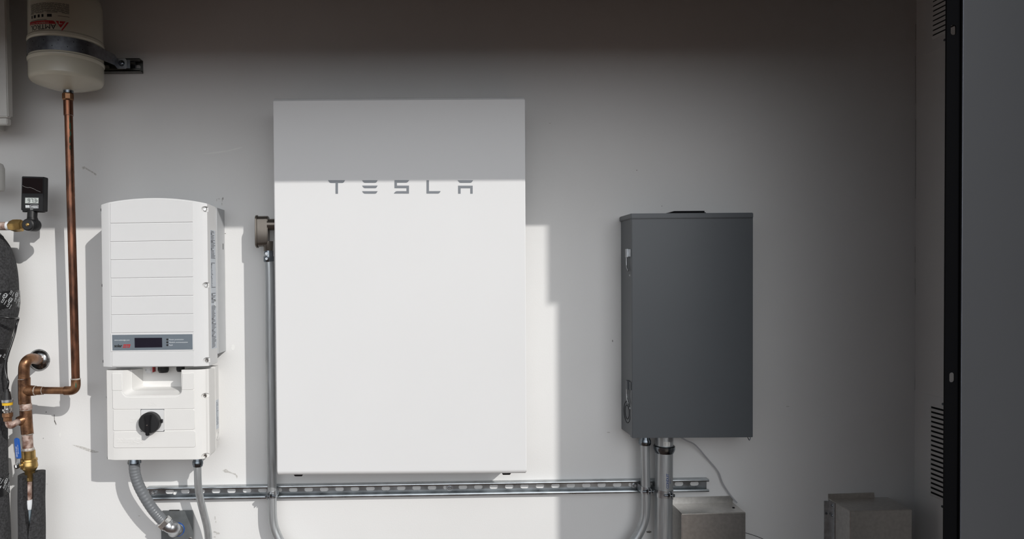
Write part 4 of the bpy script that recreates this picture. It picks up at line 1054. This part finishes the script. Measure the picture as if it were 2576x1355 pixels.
# small branch with sensor
sx0 = mp_ + 0.040
brn = MB().tube(smoothpath([P(50, 1058, mp_ + 0.012), P(38, 1064, sx0), P(28, 1070, sx0 + 0.003), P(22, 1066, sx0 + 0.004), P(20.5, 1052, sx0 + 0.004)], 5), 0.0098, 24)
obj('side_branch', brn, 'coppera', cw)
obj('sensor_adapter', MB().lathe(P(19.5, 1037, sx0 + .004), (0, 0, -1), [(0, 0.0135), (0.001, 0.0155), (0.012, 0.0155), (0.015, 0.0125), (0.026, 0.012), (0.026, 0)], 8), 'copperb', cw, 25)
sn = empty('flow_sensor', P(19.5, 1037, sx0 + .004), 'steel sensor with yellow ring and black plug on the small copper branch', 'sensor')
c = P(19, 1037, sx0 + .004)
obj('steel_body', MB().lathe(c, (0, 0, 1), [(0, 0.011), (0.006, 0.011), (0.006, 0.0145), (0.012, 0.0145), (0.012, 0.009), (0.024, 0.009), (0.024, 0)], 20), 'chrome', sn, 30)
obj('yellow_ring', MB().lathe(c + Vector((0, 0, 0.026)), (0, 0, 1), [(-0.003, 0.0145), (0.005, 0.0150), (0.005, 0)], 28), 'yellow', sn)
obj('coupling_nut', MB().lathe(c + Vector((0, 0, 0.032)), (0, 0, 1), [(0, 0.0158), (0.008, 0.0158), (0.008, 0)], 24), 'galv', sn, 20)
obj('plug', MB().lathe(c + Vector((-0.001, 0, 0.040)), (0, 0, 1), [(0, 0.0125), (0.024, 0.0095), (0.024, 0.007), (0.032, 0.006), (0.032, 0)], 24), 'rubber', sn)
pts = smoothpath([c + Vector((-0.001, 0, 0.07)), P(20.5, 962, sx0 + .004), P(17, 950, 0.155), P(13, 925, 0.15), P(18, 895, 0.145), P(27, 870, 0.135), P(37, 838, 0.12), P(42, 815, 0.105), P(46, 800, 0.105), P(36, 801, 0.145), P(15, 798, 0.163), P(-10, 794, 0.168), P(-40, 788, 0.155)], 10)
tag(obj('sensor_cable', MB().tube(pts, 0.0034, 12), 'cable'), 'thin black cable rising from the sensor plug and wrapping around the insulated pipe', 'cable')

# escutcheon
es = MB().lathe((esc.x, 0, esc.z), TOW, [(0, 0.036), (0.002, 0.0358), (0.007, 0.033), (0.012, 0.028), (0.015, 0.021), (0.016, 0.017), (0.016, 0)], 40)
MT['esc'] = mat('worn_chrome', (0.42, 0.42, 0.42), 0.18, 1.0, scale=60, col2=(0.12, 0.12, 0.12))
tag(obj('wall_escutcheon', es, 'esc'), 'round chrome escutcheon on the wall around the copper elbow', 'escutcheon')

# brass valve
vv_ = empty('ball_valve', P(73, 1183, mp_), 'brass ball valve with blue lever handle above the split foam insulation', 'valve')
c = P(71.5, 1132, mp_)
dn = (P(75, 1184, mp_) - c).normalized()
obj('valve_body', MB().lathe(c, dn, [(0, 0.0175), (0.001, 0.0195), (0.024, 0.0195), (0.026, 0.0235), (0.032, 0.0245), (0.034, 0.0225), (0.044, 0.024), (0.050, 0.0245), (0.056, 0.022), (0.062, 0.018), (0.066, 0.0145), (0.095, 0.0135), (0.095, 0)], 36), 'brass', vv_, 40)
st0 = c + dn * 0.042; sdir = Vector((-0.62, -0.78, 0.0)).normalized()
obj('stem', MB().lathe(st0 + sdir * 0.018, sdir, [(0, 0.0135), (0.006, 0.0135), (0.006, 0.0095), (0.014, 0.0085), (0.014, 0)], 24), 'brass', vv_, 30)
s1 = st0 + sdir * 0.034
hn = empty  # noqa
u_ = Vector((0, 0, 1)); w_2 = sdir.cross(u_).normalized()
top_ = P(42, 1100, mp_ + 0.04); 
obj('stem_nut', MB().lathe(s1, sdir, [(0, 0.0085), (0.006, 0.0085), (0.009, 0.006), (0.009, 0)], 6), 'chrome', vv_, 20)
hb1 = P(52, 1172, mp_ + 0.027); hb2_ = P(47, 1153, mp_ + 0.034); hb3 = P(42, 1101, mp_ + 0.036)
s1b = s1 - sdir * 0.002
def bar(mb, pl, wid, th, side):
    pr_ = None
    for i in range(len(pl)):
        q = pl[i]; w0_ = wid[i] if isinstance(wid, list) else wid
        cur = mb.verts([q + side * w0_ - sdir * th, q + side * w0_ + sdir * th, q - side * w0_ + sdir * th, q - side * w0_ - sdir * th])
        if pr_:
            for k in range(4): mb.bm.faces.new([pr_[k], pr_[(k + 1) % 4], cur[(k + 1) % 4], cur[k]])
        else: mb.bm.faces.new(cur)
        pr_ = cur
    mb.bm.faces.new(pr_); return mb
lv = bar(MB(), [s1b + Vector((0, 0, -0.009)), s1b + Vector((0, 0, 0.006)), hb2_ + Vector((0.002, 0, 0)), hb2_ + Vector((0, 0, 0.01))], [0.009, 0.009, 0.006, 0.006], 0.0013, Vector((0.85, -0.3, 0.2)).normalized())
lvo = obj('lever', lv, 'galv', vv_, 20)
side = Vector((0.95, -0.25, 0.03)).normalized()
gr = bar(MB(), [hb2_, hb2_ + (hb3 - hb2_) * 0.5, hb2_ + (hb3 - hb2_) * 0.93, hb3], [0.0082, 0.0088, 0.0085, 0.005], 0.0032, side).bevel(0.002, 2)
go_ = obj('grip', gr, 'bluehandle', lvo, 30, label='blue vinyl lever grip')
pk = MB(); gd = (hb3 - hb2_).normalized(); nrm = side.cross(gd).normalized(); 
if nrm.y > 0: nrm = -nrm
def gfn(u, v): return hb2_ + gd * (0.006 + u) + side * (0.002 - v) + nrm * 0.0052
addtext(pk, 'SERIES 9-600', 0.0062, gfn); addtext(pk, '600 WOG 3/4', 0.0048, lambda u, v: gfn(u + 0.01, v - 0.006)); obj('grip_print', pk, 'white_ink', go_, 0)

# split foam sleeve below the valve
fs = empty('split_foam_sleeve', P(82, 1400, mp_), 'black foam pipe sleeve with open front slit below the brass valve', 'pipe insulation')
fc0, fc1 = P(79.5, 1186, mp_ - 0.005), P(81, 1500, mp_ - 0.005)
ro, ri = 0.0385, 0.018
m = MB(); rows = []
ns = 36; nz_ = 14
for j in range(nz_ + 1):
    t = j / nz_; c = fc0.lerp(fc1, t)
    gap = math.radians(48 if t < 0.2 else max(2.0, 48 * (1 - (t - 0.2) / 0.27)))
    a0 = math.radians(-77)         # slit faces the camera, slightly left
    ring_o = []; ring_i = []
    for k in range(ns + 1):
        a_ = a0 + gap / 2 + (2 * math.pi - gap) * k / ns
        wob = 1 + 0.015 * math.sin(3 * a_ + j)
        dz_ = -0.004 * (1 - math.cos(a_ * 1)) if j == 0 else 0
        ring_o.append((c.x + ro * wob * math.cos(a_), c.y + ro * wob * math.sin(a_), c.z + dz_)); ring_i.append((c.x + ri * math.cos(a_), c.y + ri * math.sin(a_), c.z + dz_))
    rows.append((m.verts(ring_o), m.verts(ring_i)))
for j in range(nz_):
    for k in range(ns):
        m.bm.faces.new([rows[j][0][k], rows[j][0][k + 1], rows[j + 1][0][k + 1], rows[j + 1][0][k]])
        m.bm.faces.new([rows[j][1][k], rows[j][1][k + 1], rows[j + 1][1][k + 1], rows[j + 1][1][k]])
    for k in (0, ns): m.bm.faces.new([rows[j][0][k], rows[j][1][k], rows[j + 1][1][k], rows[j + 1][0][k]])
for j in (0, nz_):
    for k in range(ns): m.bm.faces.new([rows[j][0][k], rows[j][0][k + 1], rows[j][1][k + 1], rows[j][1][k]])
obj('foam_sleeve', m, 'foam', fs, 60)
ic = empty('lower_copper_stub', P(74, 1300, mp_), 'copper stub wrapped with white tape inside the split foam sleeve', 'pipe')
ip = mp_ + 0.002
obj('copper_end', MB().tube([P(73.5, 1195, ip), P(73, 1258, ip)], 0.0098, 24), 'coppera', ic)
obj('brass_collar', MB().tube([P(73, 1200, ip + .002), P(73, 1207, ip + .002)], 0.0106, 24), 'brass', ic)
obj('white_wrap', MB().tube([P(73.5, 1256, ip + .003), P(74, 1262, ip + .003), P(74, 1275, ip + .003), P(74, 1280, ip + .003)], [0.0098, 0.0108, 0.0108, 0.0092], 24), 'ptape', ic, label='white tape wrap')
obj('hose', MB().tube([P(74, 1278, ip), P(74, 1440, ip)], 0.0088, 24), 'clearhose', ic, label='milky plastic hose')

# ------------------------------------------------------------------ big foam insulated pipe at the left edge
fi = empty('insulated_pipe', P(-10, 1400, 0.13), 'thick black foam insulated pipe with printed tape bands along the left edge', 'insulated pipe')
ip_ = 0.085
prof_ = [(590, -70, 52), (610, -50, 56), (640, -26, 60), (670, -17, 60.5), (700, -12, 60), (735, -11, 60.5), (770, -8, 60), (790, -9, 57), (803, -10, 54), (830, -12, 48), (860, -14, 42), (885, -15, 37), (910, -16, 36.5), (1000, -16, 38), (1100, -16, 38.5), (1200, -15, 39), (1300, -12, 40), (1355, -10, 41), (1500, -8, 42)]
sc_px = F / (DIST - ip_)
pp_ = [P(c_ - 5, y_, ip_) for y_, c_, r_ in prof_]; rr_ = [r_ * 0.93 / sc_px for y_, c_, r_ in prof_]
pp_ = [P(-415, 560, ip_), P(-240, 560, ip_), P(-140, 565, ip_)] + pp_; rr_ = [50 / sc_px, 50 / sc_px, 52 / sc_px] + rr_
pn_, rn_ = [], []
for i in range(len(pp_) - 1):
    for k in range(4):
        pn_.append(pp_[i].lerp(pp_[i + 1], k / 4)); rn_.append(rr_[i] + (rr_[i + 1] - rr_[i]) * k / 4)
pn_.append(pp_[-1]); rn_.append(rr_[-1])
for _ in range(3):
    pn_ = [pn_[0]] + [(pn_[i - 1] + pn_[i] * 2 + pn_[i + 1]) / 4 for i in range(1, len(pn_) - 1)] + [pn_[-1]]
    rn_ = [rn_[0]] + [(rn_[i - 1] + rn_[i] * 2 + rn_[i + 1]) / 4 for i in range(1, len(rn_) - 1)] + [rn_[-1]]
obj('foam', MB().tube(pn_, rn_, 48), 'foam', fi, 60)
def at_y(y):
    zt = P(0, y, ip_).z
    best = min(range(20, len(pn_)), key=lambda i: abs(pn_[i].z - zt)); return pn_[best], rn_[best]
def tapeband(y0, y1, tilt=0.0):
    rows_ = []
    m = MB(); n_ = 10
    for k in range(n_ + 1):
        y = y0 + (y1 - y0) * k / n_; c, r = at_y(y); c = Vector((c.x, c.y, P(0, y, ip_).z))
        rows_.append(m.verts([(c.x + (r + 0.0015) * math.cos(a * math.pi / 24), c.y + (r + 0.0015) * math.sin(a * math.pi / 24), c.z + tilt * math.cos(a * math.pi / 24) * r) for a in range(48)]))
    for k in range(n_):
        for a in range(48): m.bm.faces.new([rows_[k][a], rows_[k][(a + 1) % 48], rows_[k + 1][(a + 1) % 48], rows_[k + 1][a]])
    m.bm.faces.new(rows_[0]); m.bm.faces.new(rows_[-1])
    to = obj('tape_band', m, 'tape', fi, 50, label='black tape with white logos')
    # print: swirls, ovals and short words, repeated on a slant
    pk = MB()
    hgt = abs(P(0, y1, ip_).z - P(0, y0, ip_).z); zc_ = (P(0, y0, ip_).z + P(0, y1, ip_).z) / 2
    c, r = at_y((y0 + y1) / 2)
    def fn(u, v):
        yy = zc_ + v
        cc, r2_ = min(((pn_[i], rn_[i]) for i in range(20, len(pn_))), key=lambda t: abs(t[0].z - yy))
        R_ = r2_ + 0.0022; a = -math.pi / 2 + u / R_
        return (cc.x + R_ * math.cos(a), cc.y + R_ * math.sin(a), yy + tilt * math.cos(a) * r2_)
    cnt = 0
    for ui in range(-3, 7):
        for vi in range(-3, 4):
            u = ui * 0.021 + vi * 0.006; v = vi * 0.019 - (ui % 2) * 0.004
            if abs(v) > hgt / 2 - 0.009: continue
            an = math.radians(55); ca, sa = math.cos(an), math.sin(an)
            if (ui + vi) % 2 == 0:
                n2 = 18; A_ = []; B_ = []
                for k in range(n2):
                    t = 2 * math.pi * k / n2
                    for lst, s_ in ((A_, 1.0), (B_, 0.80)):
                        x_, y_ = 0.0085 * s_ * math.cos(t), 0.0050 * s_ * math.sin(t)
                        lst.append(fn(u + x_ * math.cos(.9) - y_ * math.sin(.9), v + x_ * math.sin(.9) + y_ * math.cos(.9)))
                va, vb = pk.verts(A_), pk.verts(B_)
                for k in range(n2): pk.bm.faces.new([va[k], va[(k + 1) % n2], vb[(k + 1) % n2], vb[k]])
                addtext(pk, 'M', 0.007, lambda a_, b_: fn(u + (a_ - .003) * ca - (b_ - .002) * sa, v + (a_ - .003) * sa + (b_ - .002) * ca))
            else:
                addtext(pk, 'CO', 0.009, lambda a_, b_: fn(u + (a_ - .004) * ca - b_ * sa, v + (a_ - .004) * sa + b_ * ca))
            addtext(pk, 'nomaco', 0.0048, lambda a_, b_: fn(u + .007 + (a_ - .008) * ca - b_ * sa, v - .002 + (a_ - .008) * sa + b_ * ca))
    obj('logo_print', pk, 'white_ink', to, 0)
tapeband(622, 612 + 25, 0.5) if False else None
tapeband(737, 783, 0.12); tapeband(876, 912, 0.0); tapeband(1196, 1243, 0.0)

# upper diagonal tape on the elbow
ia = [i for i in range(len(pn_)) if pn_[i].z > P(0, 628, ip_).z and pn_[i].x > P(-150, 600, ip_).x]
if ia:
    seg_ = pn_[ia[0]:ia[-1] + 1]; rs_ = [r + 0.0015 for r in rn_[ia[0]:ia[-1] + 1]]
    obj('tape_band', MB().tube(seg_, rs_, 48), 'tape', fi, 50, label='black tape around the foam elbow')

# ------------------------------------------------------------------ digital thermometer
thp = 0.125
th = empty('digital_thermometer', P(80, 570, thp), 'black digital thermometer reading 97.3 on a brass stub near the left edge', 'thermometer')
fT = thp + 0.012
cs = MB().ppx([(54.5, 443), (110.5, 444.5), (109, 531), (52.5, 528.5)], thp - 0.014, fT).bevel(0.0015, 2)
# case tapers backward
obj('case', cs, 'bplastic', th, 35)
obj('case_back', MB().ppx([(57, 447), (111.5, 447), (110.5, 534), (56, 533)], thp - 0.020, thp - 0.010).bevel(0.001, 1), 'bplastic', th, 35)
obj('solar_cell', MB().ppx([(57, 447), (107.5, 448), (107, 486.5), (56, 486)], fT - 0.001, fT + 0.0006), 'solar', th, 0, label='dark red solar cell')
sc2 = MB()
wl = [(56.5, 467), (62, 470), (70, 472), (75, 471.5), (85, 475), (92, 479), (102, 483)]
for i in range(len(wl) - 1):
    a_, b_ = P(*wl[i], fT + 0.0009), P(*wl[i + 1], fT + 0.0009); va = sc2.verts([a_, b_, b_ + Vector((0, 0, 0.0008)), a_ + Vector((0, 0, 0.0008))]); sc2.bm.faces.new(va)
obj('scratch', sc2, 'scuff', th, 0)
bz_ = obj('screen_bezel', MB().ppx([(62, 495), (98.5, 495.5), (98, 513), (61.5, 512.5)], fT - 0.001, fT + 0.0004), 'rubber', th, 0)
so2 = obj('screen', MB().ppx([(63.5, 497), (97, 497.5), (96.5, 511.5), (63.2, 511)], fT - 0.001, fT + 0.0008), 'lcdlight', th, 0, label='pale display reading 97.3')
pk = MB()
def seg7(mb, x0, y0, w, h, segs, t=1.1):
    S7 = dict(a=(x0, y0, x0 + w, y0 + t), g=(x0, y0 + h / 2 - t / 2, x0 + w, y0 + h / 2 + t / 2), d=(x0, y0 + h - t, x0 + w, y0 + h), f=(x0, y0, x0 + t, y0 + h / 2), b=(x0 + w - t, y0, x0 + w, y0 + h / 2), e=(x0, y0 + h / 2, x0 + t, y0 + h), c=(x0 + w - t, y0 + h / 2, x0 + w, y0 + h))
    for s_ in segs:
        a0_, b0_, a1_, b1_ = S7[s_]; mb.ppx([(a0_, b0_), (a1_, b0_), (a1_, b1_), (a0_, b1_)], fT + 0.0008, fT + 0.0010)
seg7(pk, 70, 499.5, 5.5, 9.5, 'abcdfg'); seg7(pk, 78, 499.5, 5.0, 9.5, 'abc'); seg7(pk, 86, 499.8, 5.2, 9.5, 'abcdg')
pk.ppx([(84, 508), (85.2, 508), (85.2, 509.3), (84, 509.3)], fT + .0008, fT + .001)
seg7(pk, 93, 503, 2, 5.5, 'aefg', 0.7)
obj('digits', pk, 'black_ink', so2, 0)
pk = MB()
for k in range(3):
    x0 = 64 + k * 3.5; pk.ppx([(x0, 515.5), (x0 + 2.6, 515.5), (x0 + 3, 520), (x0 + 2.4, 523), (x0 + 1, 523), (x0, 519)], fT, fT + 0.0004)
addtext(pk, 'WEISS', 0.0078, flat(77.5, 522, fT + 0.0004), bold=0.0002)
for q_ in ((76, 515, 96, 515.7), (76, 523, 96, 523.7), (75.6, 515, 76.3, 523.7), (95.6, 515, 96.3, 523.7)): pk.ppx([(q_[0], q_[1]), (q_[2], q_[1]), (q_[2], q_[3]), (q_[0], q_[3])], fT, fT + 0.0003)
addtext(pk, 'DVU', 0.0042, flat(76, 527.6, fT + 0.0004))
obj('white_print', pk, 'white_ink', th, 0)
a_ = P(80.5, 530, thp); b_ = P(81, 548, thp)
obj('neck', MB().tube([a_ + Vector((0, 0.003, 0.001)), b_], 0.0142, 24), 'bplastic', th)
k0 = P(81, 564, thp)
kn2 = MB().lathe(P(83, 566, thp) + Vector((0, 0.017, 0)), TOW, [(0, 0.016), (0.004, 0.0195), (0.028, 0.0195), (0.033, 0.017), (0.034, 0)], 32)
kn2.tube([P(81, 547, thp), P(82, 560, thp)], [0.0145, 0.019], 24)
obj('swivel_joint', kn2, 'bplastic', th, 35)
k3 = P(71, 565, thp + 0.02)
obj('swivel_clamp', MB().lathe(k3 + Vector((0, 0.008, 0)), TOW, [(0, 0.0185), (0.010, 0.0185), (0.013, 0.015), (0.013, 0)], 28), 'rubber', th, 35)
obj('screw', MB().lathe(k3 + Vector((0.001, -0.004, 0)), TOW, [(0, 0.0056), (0.003, 0.005), (0.004, 0.003), (0.004, 0)], 16), 'brass', th, 30)
bs = P(62, 566.5, thp + 0.004); be = P(24, 568, thp + 0.002); bdv = (be - bs).normalized()
bL = (be - bs).length
obj('brass_nut', MB().lathe(bs, bdv, [(-0.006, 0.0135), (0.006, 0.014), (0.008, 0.0185), (0.020, 0.0195), (0.034, 0.0195), (bL, 0.014), (bL, 0)], 6), 'brass', th, 20)
cq_ = P(24, 568, thp)
cst = MB().tube([P(30, 568, thp), P(18, 568.5, thp), P(8, 568.5, thp), P(-60, 569, thp)], [0.012, 0.0128, 0.0128, 0.0118], 24)
tag(obj('copper_stub', cst, 'coppera'), 'short horizontal copper pipe feeding the brass nut of the thermometer', 'pipe')
obj('seal_tape', MB().tube([P(24.5, 568, thp), P(17.5, 568, thp)], 0.0134, 24), 'ptape', th)

# ------------------------------------------------------------------ white appliance at the top left edge
ap = 0.16
wc = empty('white_appliance', P(-60, 320, 0), 'white appliance casing cut off by the upper left photo edge', 'appliance')
a_ = P(16.5, 200, ap); b_ = P(18.5, 294, ap)
ztp = P(0, -60, ap).z
obj('casing', MB().prism([(a_.x - 0.5, -ap, ztp), (a_.x, -ap, ztp), (b_.x + 0.002, -ap, b_.z), (a_.x - 0.5, -ap, b_.z + 0.0)], [(a_.x - 0.5, -0.137, ztp), (a_.x, -0.137, ztp), (b_.x, -0.137, b_.z), (a_.x - 0.5, -0.137, b_.z)]).bevel(0.003, 2), 'bottle', wc, 35)
c_ = P(28, 292, 0.136); d_ = P(28, 45, 0.136)
obj('rear_panel', MB().plate([(a_.x - 0.48, c_.z + 0.001), (c_.x, c_.z), (c_.x, d_.z - 0.012), (c_.x - 0.006, d_.z), (c_.x - 0.012, d_.z + 0.02), (a_.x - 0.48, d_.z + 0.02)], 0.128, 0.136), 'bottle', wc, 0)
e_ = P(18, 312, ap - 0.01)
obj('base_band', MB().box(a_.x - 0.495, e_.x, 0.128, ap - 0.010, e_.z, b_.z).bevel(0.002, 2), 'bottle', wc, 30)
obj('back_box', MB().box(a_.x - 0.48, -1.352, 0.0, 0.128, e_.z + 0.01, EYE + 1.0), 'bottle', wc, 0)
# white canister
bc = P(-9, 445, 0.10); kx = F / (DIST - 0.10)
cn_ = empty('white_canister', P(-9, 482, 0.10), 'white canister with blue upright print peeking in at the left edge', 'canister')
r = 19 / kx; zt_, zb_ = P(-9, 408, 0.10).z, P(-9, 480, 0.10).z
obj('shell', MB().lathe((bc.x, bc.y, 0), (0, 0, 1), [(zb_ - 0.001, r * 0.6), (zb_, r * 0.88), (zb_ + 0.006, r * 0.97), (zb_ + 0.015, r), (zt_ - 0.02, r), (zt_ - 0.006, r * 0.8), (zt_, r * 0.3), (zt_, 0)], 40), 'bottle', cn_, 50)
obj('hanger', MB().box(bc.x - 0.085, bc.x - 0.065, 0, 0.11, zb_ + 0.01, zb_ + 0.03).box(bc.x - 0.0655, bc.x - 0.015, 0.091, 0.109, zb_ + 0.011, zb_ + 0.029), 'bottle', cn_, 0)
pk = MB(); R_ = r + 0.0005
def bf(u, v): a2 = math.radians(38) - v / R_; return (bc.x + R_ * math.sin(a2), bc.y - R_ * math.cos(a2), zb_ + 0.012 + u)
addtext(pk, '888 MODEL', 0.0088, bf, bold=0.0003); addtext(pk, 'A 100 2 L', 0.0075, lambda u, v: bf(u, v + 0.0075))
obj('blue_print', pk, 'blue_ink', cn_, 0)
